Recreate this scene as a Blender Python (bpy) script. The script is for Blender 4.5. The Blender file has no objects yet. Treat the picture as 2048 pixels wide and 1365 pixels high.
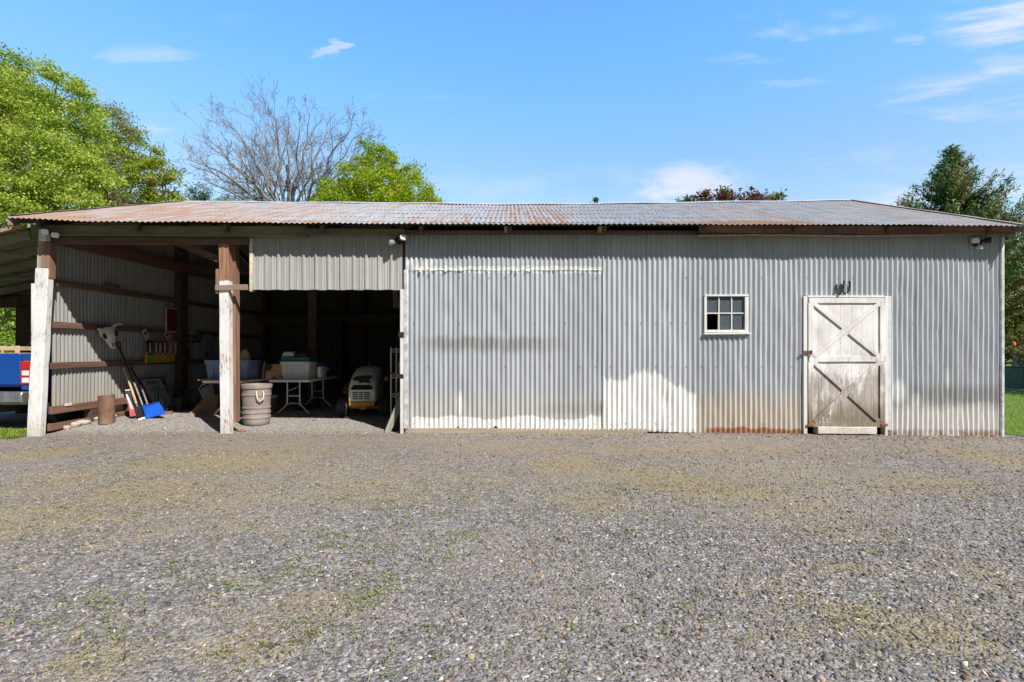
import bpy, math, random
import numpy as np
from mathutils import Vector, Matrix
random.seed(11)
rng = np.random.default_rng(7)
scene = bpy.context.scene
COL = scene.collection
# ---------------------------------------------------------------- survey: pixel of the 2048-wide photo -> point at depth Y
F, CX, HY, CZ = 1040.0, 1024.0, 704.0, 1.21
def W(px, py, Y): return Vector(((px-CX)*Y/F, Y, CZ-(py-HY)*Y/F))
def XW(px, Y=7.7): return (px-CX)*Y/F
def ZW(py, Y=7.7): return CZ-(py-HY)*Y/F
def lerp(a, b, t): return a+(b-a)*t
def interp(x, xs, ys): return float(np.interp(x, xs, ys))
def sstep(x, a, b):
    t = min(1, max(0, (x-a)/(b-a))); return t*t*(3-2*t)
def ground_h(x, y):
    h = 0.012*math.sin(x*1.3+0.5*y)*math.cos(y*0.9-0.4*x)
    h += 0.075*(1-sstep(x, -6.5, -4.9))*sstep(y, 7.7, 8.5)*(1-sstep(x, -7.0, -7.3)*0) if x > -7.2 else 0
    h += 0.03*sstep(y, 7.9, 8.8)*sstep(x, -7, -5.5)*(1-sstep(x, -2.2, -1.2))
    h -= 0.04*sstep(x, 3.0, 7.5)*sstep(y, 4.0, 7.5)
    return h

# ---------------------------------------------------------------- mesh builder
class MB:
    def __init__(s): s.v, s.f = [], []
    def add(s, vs, fs):
        o = len(s.v); s.v += [tuple(v) for v in vs]; s.f += [tuple(i+o for i in f) for f in fs]; return s
    def box(s, x0, x1, y0, y1, z0, z1):
        return s.add([(x0,y0,z0),(x1,y0,z0),(x1,y1,z0),(x0,y1,z0),(x0,y0,z1),(x1,y0,z1),(x1,y1,z1),(x0,y1,z1)],
                     [(0,3,2,1),(4,5,6,7),(0,1,5,4),(1,2,6,5),(2,3,7,6),(3,0,4,7)])
    def hexa(s, P): return s.add(P, [(0,3,2,1),(4,5,6,7),(0,1,5,4),(1,2,6,5),(2,3,7,6),(3,0,4,7)])
    def beam(s, p, q, w, h, up=(0,0,1), segs=1, jit=0.0, taper=1.0):
        p, q, up = Vector(p), Vector(q), Vector(up)
        d = (q-p).normalized(); side = d.cross(up).normalized(); u = side.cross(d).normalized()
        vs, fs = [], []
        for i in range(segs+1):
            t = i/segs; c = p.lerp(q, t); k = lerp(1, taper, t)
            for a, b in ((-1,-1),(1,-1),(1,1),(-1,1)):
                vs.append(c+side*(a*w/2*k+random.uniform(-jit,jit))+u*(b*h/2*k+random.uniform(-jit,jit)))
        for i in range(segs):
            for k in range(4):
                a, b = i*4+k, i*4+(k+1)%4
                fs.append((a, b, b+4, a+4))
        fs.append((3,2,1,0)); n = segs*4; fs.append((n,n+1,n+2,n+3))
        return s.add(vs, fs)
    def tube(s, pts, r, n=8, caps=True):
        pts = [Vector(p) for p in pts]; m = len(pts)
        rs = r if isinstance(r, (list, tuple)) else [r]*m
        vs, fs = [], []; prev = None
        for i, p in enumerate(pts):
            d = (pts[min(i+1,m-1)]-pts[max(i-1,0)])
            d = d.normalized() if d.length > 1e-9 else Vector((0,0,1))
            if prev is None:
                a = d.cross(Vector((0,0,1)) if abs(d.z) < 0.9 else Vector((1,0,0))).normalized()
            else:
                a = (prev-d*prev.dot(d)); a = a.normalized() if a.length > 1e-6 else d.orthogonal().normalized()
            prev = a; b = d.cross(a)
            for k in range(n):
                t = 2*math.pi*k/n; vs.append(p+(a*math.cos(t)+b*math.sin(t))*rs[i])
        for i in range(m-1):
            for k in range(n):
                x, y = i*n+k, i*n+(k+1)%n; fs.append((x, y, y+n, x+n))
        if caps: fs.append(tuple(range(n-1,-1,-1))); fs.append(tuple((m-1)*n+k for k in range(n)))
        return s.add(vs, fs)
    def lathe(s, prof, c=(0,0,0), n=24, axis='Z', wob=0.0):
        vs, fs = [], []; m = len(prof)
        for r, z in prof:
            for k in range(n):
                t = 2*math.pi*k/n; rr = r*(1+wob*math.sin(3*t+z*9))
                x, y = rr*math.cos(t), rr*math.sin(t)
                v = (x, y, z) if axis == 'Z' else ((z, x, y) if axis == 'X' else (x, z, -y))
                vs.append((v[0]+c[0], v[1]+c[1], v[2]+c[2]))
        for i in range(m-1):
            for k in range(n):
                x, y = i*n+k, i*n+(k+1)%n; fs.append((x, y, y+n, x+n))
        if prof[0][0] > 1e-6: fs.append(tuple(range(n-1,-1,-1)))
        if prof[-1][0] > 1e-6: fs.append(tuple((m-1)*n+k for k in range(n)))
        return s.add(vs, fs)
    def prism(s, poly, o, u, v, t):
        o, u, v = Vector(o), Vector(u), Vector(v); nrm = u.cross(v).normalized()*t; n = len(poly)
        a = [o+u*x+v*y for x, y in poly]
        fs = [tuple(range(n-1,-1,-1)), tuple(range(n, 2*n))]+[(i,(i+1)%n,(i+1)%n+n,i+n) for i in range(n)]
        return s.add(a+[p+nrm for p in a], fs)
    def loft(s, rings, cap=True):
        n = len(rings[0]); vs = [p for r in rings for p in r]; fs = []
        for i in range(len(rings)-1):
            for k in range(n):
                x, y = i*n+k, i*n+(k+1)%n; fs.append((x, y, y+n, x+n))
        if cap: fs.append(tuple(range(n-1,-1,-1))); fs.append(tuple((len(rings)-1)*n+k for k in range(n)))
        return s.add(vs, fs)
    def grid(s, P, nu, nv):
        return s.add(P, [(j*nu+i, j*nu+i+1, (j+1)*nu+i+1, (j+1)*nu+i) for j in range(nv-1) for i in range(nu-1)])
    def mesh(s, name, smooth=35):
        me = bpy.data.meshes.new(name); me.from_pydata([tuple(v) for v in s.v], [], s.f); me.update()
        if smooth:
            me.polygons.foreach_set('use_smooth', [True]*len(me.polygons)); me.set_sharp_from_angle(angle=math.radians(smooth))
        return me

def tag(o, label=None, cat=None, group=None, kind=None):
    if label: o['label'] = label
    if cat: o['category'] = cat
    if group: o['group'] = group
    if kind: o['kind'] = kind
    return o
def thing(name, label, cat, loc=(0,0,0), rz=0, group=None):
    o = bpy.data.objects.new(name, None); COL.objects.link(o); o.empty_display_size = 0.2
    o.location = loc; o.rotation_euler = (0,0,rz); return tag(o, label, cat, group)
def obj(name, mb, mat, parent=None, world=False, bevel=0, smooth=35, label=None):
    me = mb.mesh(name, smooth) if isinstance(mb, MB) else mb
    me.materials.clear()
    for m in (mat if isinstance(mat, (list, tuple)) else [mat]): me.materials.append(m)
    o = bpy.data.objects.new(name, me); COL.objects.link(o)
    if parent:
        o.parent = parent
        if world: o.matrix_parent_inverse = (Matrix.Translation(parent.location) @ Matrix.Rotation(parent.rotation_euler[2], 4, 'Z')).inverted()
    if bevel:
        b = o.modifiers.new('bevel', 'BEVEL'); b.width = bevel; b.segments = 2; b.limit_method = 'ANGLE'; b.angle_limit = math.radians(40)
    if label: o['label'] = label
    return o
def dup(root, loc, rz=None, label=None):
    r = root.copy(); COL.objects.link(r); r.location = loc
    if rz is not None: r.rotation_euler = (0,0,rz)
    if label: r['label'] = label
    for ch in list(root.children):
        c = ch.copy(); COL.objects.link(c); c.parent = r; c.matrix_parent_inverse = ch.matrix_parent_inverse.copy()
        for g in ch.children:
            d = g.copy(); COL.objects.link(d); d.parent = c; d.matrix_parent_inverse = g.matrix_parent_inverse.copy()
    return r
def text_part(name, body, size, mat, parent, o, u, v, depth=0.003, world=True, width=None, shear=0.0):
    c = bpy.data.curves.new(name, 'FONT'); c.body = body; c.size = size; c.extrude = depth/2; c.align_x = 'CENTER'; c.align_y = 'CENTER'; c.shear = shear
    t = bpy.data.objects.new(name+'_src', c); COL.objects.link(t)
    dg = bpy.context.evaluated_depsgraph_get(); me = bpy.data.meshes.new_from_object(t.evaluated_get(dg))
    bpy.data.objects.remove(t); me.name = name
    u, v = Vector(u).normalized(), Vector(v).normalized(); n = u.cross(v)
    k = 1.0
    if width:
        xs = [p.co.x for p in me.vertices]; k = width/(max(xs)-min(xs))
    for p in me.vertices: p.co = Vector(o)+u*(p.co.x*k)+v*p.co.y+n*p.co.z
    return obj(name, me, mat, parent, world=world, smooth=0)

# ---------------------------------------------------------------- material helper
def sock(x): return isinstance(x, bpy.types.NodeSocket)
class Mt:
    def __init__(s, name, rough=0.6, metal=0.0, spec=0.4, color=None):
        s.m = bpy.data.materials.new(name); s.m.use_nodes = True; s.t = s.m.node_tree
        s.b = s.t.nodes['Principled BSDF']; s.P('Roughness', rough); s.P('Metallic', metal); s.P('Specular IOR Level', spec)
        s._p = None
        if color: s.P('Base Color', color)
    def P(s, key, v): s.put(s.b.inputs[key], v)
    def put(s, inp, v):
        if sock(v): s.t.links.new(v, inp)
        else:
            if inp.type == 'RGBA' and len(v) == 3: v = (*v, 1)
            inp.default_value = v
    def n(s, typ, **kw):
        x = s.t.nodes.new(typ)
        for k, v in kw.items(): setattr(x, k, v)
        return x
    def math(s, op, a, b=0.0, clamp=False):
        x = s.n('ShaderNodeMath', operation=op, use_clamp=clamp); s.put(x.inputs[0], a); s.put(x.inputs[1], b); return x.outputs[0]
    def mul(s, a, b): return s.math('MULTIPLY', a, b)
    def addm(s, a, b): return s.math('ADD', a, b)
    def mx(s, a, b): return s.math('MAXIMUM', a, b)
    def inv(s, a): return s.math('SUBTRACT', 1.0, a)
    def ramp(s, x, lo, hi, a=0.0, b=1.0):
        r = s.n('ShaderNodeMapRange', interpolation_type='SMOOTHSTEP')
        if lo > hi: lo, hi, a, b = hi, lo, b, a
        s.put(r.inputs[0], x); s.put(r.inputs[1], lo); s.put(r.inputs[2], hi); s.put(r.inputs[3], a); s.put(r.inputs[4], b); return r.outputs[0]
    def mix(s, f, a, b, blend='MIX'):
        x = s.n('ShaderNodeMix', data_type='RGBA', blend_type=blend, clamp_factor=True)
        s.put(x.inputs[0], f); s.put(x.inputs[6], a); s.put(x.inputs[7], b); return x.outputs[2]
    def vec(s, src='Position', scale=(1,1,1), loc=(0,0,0)):
        if src == 'Position':
            o = s.n('ShaderNodeNewGeometry').outputs['Position']
        else: o = s.n('ShaderNodeTexCoord').outputs[src]
        m = s.n('ShaderNodeMapping'); s.put(m.inputs[0], o); m.inputs['Scale'].default_value = scale; m.inputs['Location'].default_value = loc
        return m.outputs[0]
    def xyz(s):
        if not s._p:
            g = s.n('ShaderNodeNewGeometry'); x = s.n('ShaderNodeSeparateXYZ'); s.put(x.inputs[0], g.outputs['Position']); s._p = x.outputs
        return s._p
    def noise(s, vec, scale=1.0, detail=3.0, rough=0.55, color=False):
        x = s.n('ShaderNodeTexNoise'); s.put(x.inputs['Vector'], vec); x.inputs['Scale'].default_value = scale
        x.inputs['Detail'].default_value = detail; x.inputs['Roughness'].default_value = rough
        return x.outputs['Color' if color else 'Fac']
    def voro(s, vec, scale, out='Color', feature='F1', rnd=1.0):
        x = s.n('ShaderNodeTexVoronoi', feature=feature); s.put(x.inputs['Vector'], vec); x.inputs['Scale'].default_value = scale
        x.inputs['Randomness'].default_value = rnd; return x.outputs[out]
    def bump(s, h, strength=0.3, dist=0.01):
        x = s.n('ShaderNodeBump'); s.put(x.inputs['Height'], h); x.inputs['Strength'].default_value = strength; x.inputs['Distance'].default_value = dist
        s.t.links.new(x.outputs[0], s.b.inputs['Normal'])
    def attr(s, name):
        x = s.n('ShaderNodeAttribute'); x.attribute_name = name; return x.outputs['Color']
    def gauss(s, x, z, cx, cz, rx, rz):   # soft blob in two coordinates
        a = s.mul(s.math('SUBTRACT', x, cx), 1.0/rx); b = s.mul(s.math('SUBTRACT', z, cz), 1.0/rz)
        d = s.addm(s.mul(a, a), s.mul(b, b)); return s.ramp(d, 1.0, 0.0)
def dark(c, k): return tuple(v*k for v in c)
def simple(name, c, rough=0.55, metal=0.0, amt=0.25, scale=9.0, spec=0.4, bump=0.0, dirt=None):
    m = Mt(name, rough, metal, spec); v = m.vec('Object')
    col = m.mix(m.ramp(m.noise(v, scale, 4), 0.3, 0.7), dark(c, 1-amt), tuple(min(1, x*(1+amt)) for x in c))
    if dirt: col = m.mix(m.ramp(m.noise(v, scale*0.45, 6, 0.7), 0.52, 0.68, 0, 0.75), col, dirt)
    m.P('Base Color', col); m.P('Roughness', m.ramp(m.noise(v, scale*2, 3), 0.3, 0.7, rough*0.8, min(1, rough*1.2)))
    if bump: m.bump(m.noise(v, scale*4, 4), bump, 0.005)
    return m.m
def wood(name, c1, c2, axis='X', scale=1.0, rough=0.8, extra=None):
    st = {'X': (1.2, 22, 22), 'Y': (22, 1.2, 22), 'Z': (22, 22, 1.2)}[axis]
    m = Mt(name, rough, 0, 0.25); v = m.vec('Object', tuple(a*scale for a in st)); v2 = m.vec('Object', tuple(a*scale*4 for a in st))
    g = m.noise(v, 1.0, 5, 0.65); col = m.mix(m.ramp(g, 0.3, 0.7), c1, c2)
    col = m.mix(m.ramp(m.noise(v2, 1.0, 2), 0.55, 0.75, 0, 0.5), col, dark(c1, 0.4))
    blot = m.noise(m.vec('Object'), 2.3, 4)
    col = m.mix(m.ramp(blot, 0.45, 0.7, 0, 0.5), col, extra or dark(c2, 0.6))
    m.P('Base Color', col); m.bump(g, 0.35, 0.004); return m.m
def ground_patch(px, py, hw, hh, k=1.0):
    Y = CZ*F/(py-HY); return ((px-CX)*Y/F, Y, hw*Y/F, hh*Y*Y/(CZ*F), k)
DRY = [ground_patch(*a) for a in ((90,908,90,22),(300,985,190,45),(60,1045,200,60),(430,925,260,30),(120,960,150,30,.8),
    (1140,930,110,26),(1290,955,150,36),(1460,985,190,34),(1200,1005,120,40,.8),(700,985,220,40,.7),(520,1290,170,70,.8),(190,1330,130,60,.9),
    (1640,1050,200,60,.55),(1720,1235,130,55,.8),(1880,1270,180,70,.85),(1870,965,190,34,.7),(1990,915,110,34,.9),(1540,1250,150,60,.7),(620,1215,200,60,.6),
    (300,1000,520,150,.55),(1500,965,620,80,.5),(800,960,420,60,.45),(420,1230,420,120,.4),(1750,1180,420,140,.45),(1330,900,700,14,.55),(500,895,400,14,.5),(1950,1150,120,70,.6))]
# ================================================================= MATERIALS
M_ = {}
M_['brown'] = wood('weathered_brown_wood', (0.085,0.048,0.032), (0.165,0.10,0.068), 'X')
M_['brown_y'] = wood('brown_girt_wood', (0.12,0.065,0.045), (0.25,0.145,0.10), 'Y')
M_['brown_z'] = wood('brown_post_wood', (0.17,0.095,0.06), (0.33,0.20,0.135), 'Z')
M_['darkwood'] = wood('dark_rafter_wood', (0.06,0.04,0.03), (0.13,0.085,0.06), 'Y')
M_['mossy'] = wood('mossy_beam_wood', (0.11,0.115,0.06), (0.20,0.20,0.12), 'X', extra=(0.10,0.08,0.045))
M_['fascia'] = wood('fascia_wood', (0.13,0.07,0.045), (0.25,0.15,0.10), 'X', extra=(0.05,0.032,0.025))
M_['olive_x'] = wood('carport_rafter_wood', (0.16,0.15,0.08), (0.28,0.27,0.16), 'X')
M_['olive_dark'] = wood('carport_post_wood', (0.06,0.04,0.026), (0.12,0.08,0.05), 'Z')
M_['grey_wood'] = wood('silvered_wood', (0.25,0.23,0.20), (0.45,0.42,0.38), 'Z')
M_['sill'] = wood('pale_sill_wood', (0.28,0.22,0.165), (0.48,0.40,0.31), 'X')
M_['tan_ply'] = wood('tan_plywood', (0.28,0.17,0.09), (0.44,0.28,0.16), 'Z', 0.6)
M_['pine'] = wood('fresh_pine_slats', (0.55,0.36,0.20), (0.75,0.55,0.36), 'X')
M_['handle'] = wood('ash_handle_wood', (0.42,0.27,0.15), (0.60,0.42,0.26), 'Z')
M_['stool'] = wood('orange_stool_wood', (0.50,0.25,0.11), (0.68,0.38,0.18), 'X', 0.7)

def galv(name, tint=(0.46,0.475,0.48), pitch_axis='X', warm=None, rough=0.5, metal=0.2):
    m = Mt(name, rough, metal, 0.4); v = m.vec()
    st = (14, 14, 0.6)
    streak = m.noise(m.vec('Position', st), 1.0, 4, 0.6); sp = m.noise(v, 38, 3, 0.6); big = m.noise(v, 0.9, 3)
    col = m.mix(m.ramp(streak, 0.3, 0.7), dark(tint, 0.84), tuple(min(1, c*1.12) for c in tint))
    col = m.mix(m.ramp(sp, 0.35, 0.75, 0, 0.35), col, dark(tint, 0.75))
    col = m.mix(m.ramp(big, 0.45, 0.7, 0, 0.35), col, dark(tint, 0.8))
    return m, col, streak, sp
# --- the sunny front wall: paint patches, stains and rust where the wall has them
def front_wall_mat():
    m, col, streak, sp = galv('front_corrugated_steel', (0.45,0.485,0.525))
    x, y, z = m.xyz()
    v = m.vec()
    # sheet to sheet tone
    sheet = m.n('ShaderNodeTexWhiteNoise', noise_dimensions='1D'); m.put(sheet.inputs['W'], m.math('FLOOR', m.mul(x, 1/0.66)))
    col = m.mix(0.42, col, m.mix(sheet.outputs[0], (0.36,0.385,0.41), (0.52,0.55,0.58)))
    n1 = m.noise(m.vec('Position', (5,5,3)), 1.0, 5, 0.65); n2 = m.noise(m.vec('Position', (28,28,5)), 1.0, 4, 0.7)
    nn = m.addm(m.mul(m.math('SUBTRACT', n1, 0.5), 0.28), m.mul(m.math('SUBTRACT', n2, 0.5), 0.14))
    sk_ = m.noise(m.vec('Position', (24,24,0.5)), 1.0, 4, 0.7)
    # grime beige near the foot
    foot = m.ramp(m.addm(z, nn), 0.75, 0.30); col = m.mix(m.mul(foot, 0.5), col, (0.52,0.49,0.41))
    beige = m.mul(m.mul(m.ramp(x, 2.70, 2.80), m.ramp(x, 4.35, 4.25)), m.ramp(m.addm(z, nn), 0.82, 0.25))
    col = m.mix(m.mul(m.mul(beige, m.ramp(sk_, 0.2, 0.7, 0.5, 1.0)), 0.62), col, (0.55,0.46,0.36))
    # dark soot band on the left sheets
    zb_ = m.addm(z, m.addm(m.mul(m.math('SUBTRACT', sk_, 0.5), 0.22), m.mul(m.math('SUBTRACT', n1, 0.5), 0.14)))
    band = m.mul(m.mul(m.ramp(zb_, 1.15, 1.30), m.ramp(zb_, 1.47, 1.38)), m.mul(m.ramp(m.addm(x, nn), -1.6, -1.0), m.ramp(m.addm(x, m.mul(nn, 2.0)), 1.0, 0.1)))
    col = m.mix(m.mul(band, m.ramp(n2, 0.25, 0.7, 0.30, 0.72)), col, (0.19,0.175,0.155))
    b2 = m.mul(m.mul(m.ramp(z, 0.24, 0.34), m.ramp(z, 0.52, 0.38)), m.mul(m.ramp(x, 0.2, 0.6), m.ramp(x, 1.36, 1.34)))
    col = m.mix(m.mul(b2, 0.3), col, (0.25,0.235,0.19))
    # soft grey smear on the right sheets, above a pale foot
    sm = m.mul(m.mul(m.ramp(m.addm(z, nn), 0.40, 0.52), m.ramp(z, 0.80, 0.60)), m.ramp(x, 5.6, 6.3))
    col = m.mix(m.mul(sm, 0.6), col, (0.27,0.265,0.255))
    pale = m.mul(m.ramp(m.addm(z, m.mul(nn, 1.3)), 0.46, 0.30), m.ramp(x, 5.55, 5.7)); col = m.mix(m.mul(pale, 0.62), col, (0.76,0.75,0.72))
    for cx, cz, rx, rz, k in ((5.72,0.62,0.13,0.24,0.8),(5.98,0.48,0.1,0.17,0.5),(6.45,0.82,0.05,0.2,0.5),(-0.77,0.45,0.04,0.25,0.7)):
        col = m.mix(m.mul(m.gauss(x, z, cx, cz, rx, rz), k), col, (0.8,0.8,0.78))
    # white paint brushed along the foot of the left sheets
    top = m.addm(0.235, m.mul(m.math('SUBTRACT', m.noise(m.vec('Position', (1.9,1,0.02)), 1.0, 3), 0.5), 0.22))
    wp = m.mul(m.ramp(m.math('SUBTRACT', m.addm(z, m.addm(m.mul(nn, 0.45), m.mul(m.math('SUBTRACT', sk_, 0.5), 0.08))), top), 0.012, -0.012), m.mul(m.ramp(x, -1.50, -1.44), m.ramp(x, 1.34, 1.30)))
    # a taller patch on the next sheets
    hump = m.addm(0.80, m.mul(m.gauss(x, 0.0, 1.98, 0.0, 0.35, 1.0), 0.12)); hump = m.math('SUBTRACT', hump, m.mul(m.ramp(x, 2.25, 2.74), 0.22))
    wp2 = m.mul(m.ramp(m.math('SUBTRACT', m.addm(z, m.addm(m.mul(nn, 0.75), m.mul(m.math('SUBTRACT', sk_, 0.5), 0.20))), hump), 0.025, -0.025), m.mul(m.ramp(x, 1.365, 1.37), m.ramp(x, 2.76, 2.70)))
    wmask = m.mx(wp, wp2)
    wcol = m.mix(m.ramp(m.noise(v, 11, 5, 0.7), 0.55, 0.75), (0.80,0.80,0.79), (0.62,0.60,0.56))
    col = m.mix(m.mul(wmask, 0.96), col, wcol)
    # torn white drip strip high on the left sheets
    zz = m.addm(z, m.mul(m.math('SUBTRACT', m.noise(m.vec('Position', (9,9,4)), 1.0, 5, 0.75), 0.5), 0.16))
    st = m.mul(m.gauss(zz, 0.0, 2.425, 0.0, 0.06, 1.0), m.mul(m.ramp(x, -1.52, -1.42), m.ramp(x, 1.34, 1.32)))
    st = m.mul(m.ramp(st, 0.2, 0.45), m.ramp(m.noise(m.vec('Position', (16,16,16)), 1.0, 4, 0.7), 0.36, 0.52))
    col = m.mix(m.mul(st, 0.8), col, (0.74,0.73,0.71))
    hp = m.mul(m.gauss(x, z, -1.25, 2.52, 0.42, 0.14), m.ramp(n1, 0.42, 0.62)); col = m.mix(m.mul(hp, 0.8), col, (0.80,0.79,0.77))
    # rust along the bottom by the door, freckles elsewhere
    r = m.mul(m.ramp(m.addm(z, m.mul(nn, 0.55)), 0.10, 0.06), m.mul(m.ramp(x, 2.8, 3.0), m.ramp(x, 4.32, 4.28)))
    col = m.mix(m.mul(r, 0.9), col, (0.36,0.13,0.055))
    r2 = m.mul(m.ramp(m.addm(z, m.mul(nn, 0.5)), 0.09, 0.03), m.ramp(n1, 0.42, 0.6)); col = m.mix(m.mul(r2, 0.7), col, (0.30,0.17,0.10))
    # screw rows
    sc = m.math('ABSOLUTE', m.math('SUBTRACT', m.math('FRACT', m.mul(x, 1/0.224)), 0.5)); sx = m.ramp(sc, 0.055, 0.03)
    rows = None
    for zr in (2.30, 1.63, 0.98, 0.14):
        k = m.ramp(m.math('ABSOLUTE', m.math('SUBTRACT', z, zr)), 0.022, 0.012); rows = k if rows is None else m.mx(rows, k)
    col = m.mix(m.mul(m.mul(sx, rows), m.ramp(m.noise(m.vec('Position', (4.1,1,2.3)), 1.0, 2), 0.45, 0.6, 0, 0.8)), col, (0.16,0.13,0.11))
    # brownish grime, with eave shade painted into the colour of the wall top
    col = m.mix(m.mul(m.ramp(m.addm(z, nn), 2.70, 2.95), 0.45), col, (0.20,0.18,0.12))
    m.P('Base Color', col); m.P('Roughness', m.ramp(streak, 0.3, 0.7, 0.42, 0.62)); m.bump(sp, 0.12, 0.003); return m.m
M_['front'] = front_wall_mat()
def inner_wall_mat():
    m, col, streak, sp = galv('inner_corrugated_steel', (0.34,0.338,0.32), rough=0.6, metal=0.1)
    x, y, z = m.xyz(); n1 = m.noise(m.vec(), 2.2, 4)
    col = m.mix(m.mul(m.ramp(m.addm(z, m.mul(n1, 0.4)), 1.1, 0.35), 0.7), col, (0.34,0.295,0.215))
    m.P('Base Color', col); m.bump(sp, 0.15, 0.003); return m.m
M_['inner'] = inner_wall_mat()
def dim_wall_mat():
    m, col, streak, sp = galv('shade_dark_corrugated_steel', (0.11,0.108,0.10), rough=0.7, metal=0.0); m.P('Base Color', col); m.bump(sp, 0.15, 0.003); return m.m
M_['dim'] = dim_wall_mat()  # darker copy of the inner steel; the bay's gloom is put into its colour
def header_mat():
    m, col, streak, sp = galv('ribbed_header_steel', (0.43,0.415,0.405)); x, y, z = m.xyz()
    col = m.mix(m.mul(m.ramp(z, 2.5, 2.9), 0.45), col, (0.24,0.21,0.15)); m.P('Base Color', col); m.bump(sp, 0.12, 0.003); return m.m
M_['header'] = header_mat()
def roof_mat():
    m = Mt('rusty_roof_steel', 0.55, 0.05, 0.3); x, y, z = m.xyz(); v = m.vec()
    st = m.noise(m.vec('Position', (13,0.75,0.75)), 1.0, 5, 0.65); st2 = m.noise(m.vec('Position', (34,1.6,1.6)), 1.0, 3, 0.6); big = m.noise(m.vec('Position', (0.8,0.7,0.7)), 1.0, 4, 0.6)
    col = m.mix(m.ramp(st2, 0.3, 0.7), (0.265,0.26,0.255), (0.41,0.405,0.40))
    col = m.mix(m.ramp(m.noise(v, 3.1, 4), 0.5, 0.75, 0, 0.5), col, (0.52,0.51,0.505))
    # rust amount falls off towards the right
    amt = m.ramp(x, -6.8, 2.4, 0.31, 0.09)
    amt = m.addm(amt, m.mul(m.gauss(x, 0.0, 0.45, 0.0, 1.0, 1.0), 0.14)); amt = m.addm(amt, m.mul(m.ramp(x, 2.2, 3.4), m.mul(m.ramp(x, 5.0, 4.0), 0.10)))
    amt = m.addm(amt, m.mul(m.gauss(x, y, 3.4, 7.5, 1.3, 0.5), 0.22)); amt = m.addm(amt, m.mul(m.gauss(x, y, 7.0, 9.6, 0.5, 2.2), 0.2))
    amt = m.addm(amt, m.mul(m.ramp(y, 8.1, 7.4), 0.10))
    mask = m.addm(m.mul(st, 0.72), m.mul(big, 0.28)); mask = m.math('SUBTRACT', m.addm(mask, m.mul(amt, 0.55)), 0.65)
    rust = m.mix(st2, (0.15,0.07,0.04), (0.33,0.185,0.12))
    col = m.mix(m.ramp(mask, -0.01, 0.07), col, rust)
    col = m.mix(m.ramp(mask, -0.13, 0.02, 0, 0.35), col, (0.45,0.33,0.24))
    m.P('Base Color', col); m.P('Metallic', m.ramp(mask, 0.0, 0.1, 0.08, 0.0)); m.P('Roughness', m.ramp(mask, 0.0, 0.1, 0.45, 0.8)); m.bump(m.noise(v, 30, 3), 0.15, 0.004); return m.m
M_['roof'] = roof_mat()
def peel(name, wood1=(0.27,0.22,0.18), wood2=(0.46,0.40,0.34), lo=0.545, hi=0.60, top=None, paint=(0.74,0.735,0.72)):
    m = Mt(name, 0.65, 0, 0.3); v = m.vec('Object'); x, y, z = m.xyz()
    g = m.noise(m.vec('Object', (30,30,1.6)), 1.0, 4, 0.6); w = m.mix(m.ramp(g, 0.3, 0.7), wood1, wood2)
    fl = m.noise(m.vec('Object', (46,46,9)), 1.0, 6, 0.78); pk = m.noise(m.vec('Object', (5,5,2.2)), 1.0, 4, 0.6)
    k = m.addm(m.mul(fl, 0.7), m.mul(pk, 0.3)); bare = m.ramp(k, lo, hi)
    if top is not None:
        zn = m.addm(z, m.mul(m.math('SUBTRACT', fl, 0.5), 0.12)); bare = m.mx(bare, m.ramp(zn, top-0.012, top+0.012))
    p = m.mix(m.ramp(pk, 0.35, 0.7), paint, dark(paint, 0.88))
    p = m.mix(m.ramp(m.addm(z, m.mul(pk, 0.3)), 0.45, 0.12, 0, 0.5), p, (0.45,0.40,0.33))
    m.P('Base Color', m.mix(bare, p, w)); h = m.addm(m.mul(m.inv(bare), 0.6), m.mul(g, 0.3)); m.bump(h, 0.5, 0.004); return m.m
M_['peel_top'] = peel('peeling_white_post', top=2.25, wood1=(0.22,0.11,0.065), wood2=(0.40,0.23,0.15))
M_['peel'] = peel('peeling_white_wood')
M_['peel_lite'] = peel('chipped_white_trim', lo=0.57, hi=0.64, paint=(0.68,0.68,0.67))  # sky dimmed on the camera side to cut wall fill, boosted behind the barn
def door_mat():
    m = Mt('weathered_door_boards', 0.75, 0, 0.25); x, y, z = m.xyz()
    g = m.noise(m.vec('Object', (26,26,1.5)), 1.0, 5, 0.65); fl = m.noise(m.vec('Object', (17,17,4)), 1.0, 6, 0.72); pk = m.noise(m.vec('Object', (2.6,2.6,1.6)), 1.0, 4)
    k = m.addm(m.mul(fl, 0.6), m.mul(pk, 0.55)); k = m.math('SUBTRACT', k, m.ramp(z, 0.1, 1.6, -0.08, 0.22))
    bare = m.ramp(k, 0.42, 0.60)
    w = m.mix(m.ramp(g, 0.3, 0.7), (0.26,0.23,0.205), (0.46,0.42,0.385)); w = m.mix(m.ramp(z, 0.62, 0.2, 0, 0.8), w, m.mix(g, (0.10,0.08,0.05), (0.25,0.20,0.13)))
    p = m.mix(m.ramp(pk, 0.3, 0.7), (0.75,0.745,0.75), (0.60,0.585,0.575))
    fk = m.mul(m.ramp(m.noise(m.vec('Object', (44,44,10)), 1.0, 5, 0.75), 0.60, 0.67), m.ramp(m.noise(m.vec('Object', (3,3,2), (0.4,0,0.2)), 1.0, 3), 0.42, 0.62)); cc = m.mix(m.mul(fk, 0.75), m.mix(bare, p, w), (0.13,0.11,0.09))
    cc = m.mix(m.mul(m.ramp(m.noise(m.vec('Object', (4,4,2.2), (3,1,2)), 1.0, 5, 0.7), 0.5, 0.68), 0.4), cc, (0.42,0.385,0.355))
    m.P('Base Color', cc); m.bump(m.addm(g, m.mul(bare, -0.5)), 0.4, 0.004); return m.m
M_['door'] = door_mat()
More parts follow.
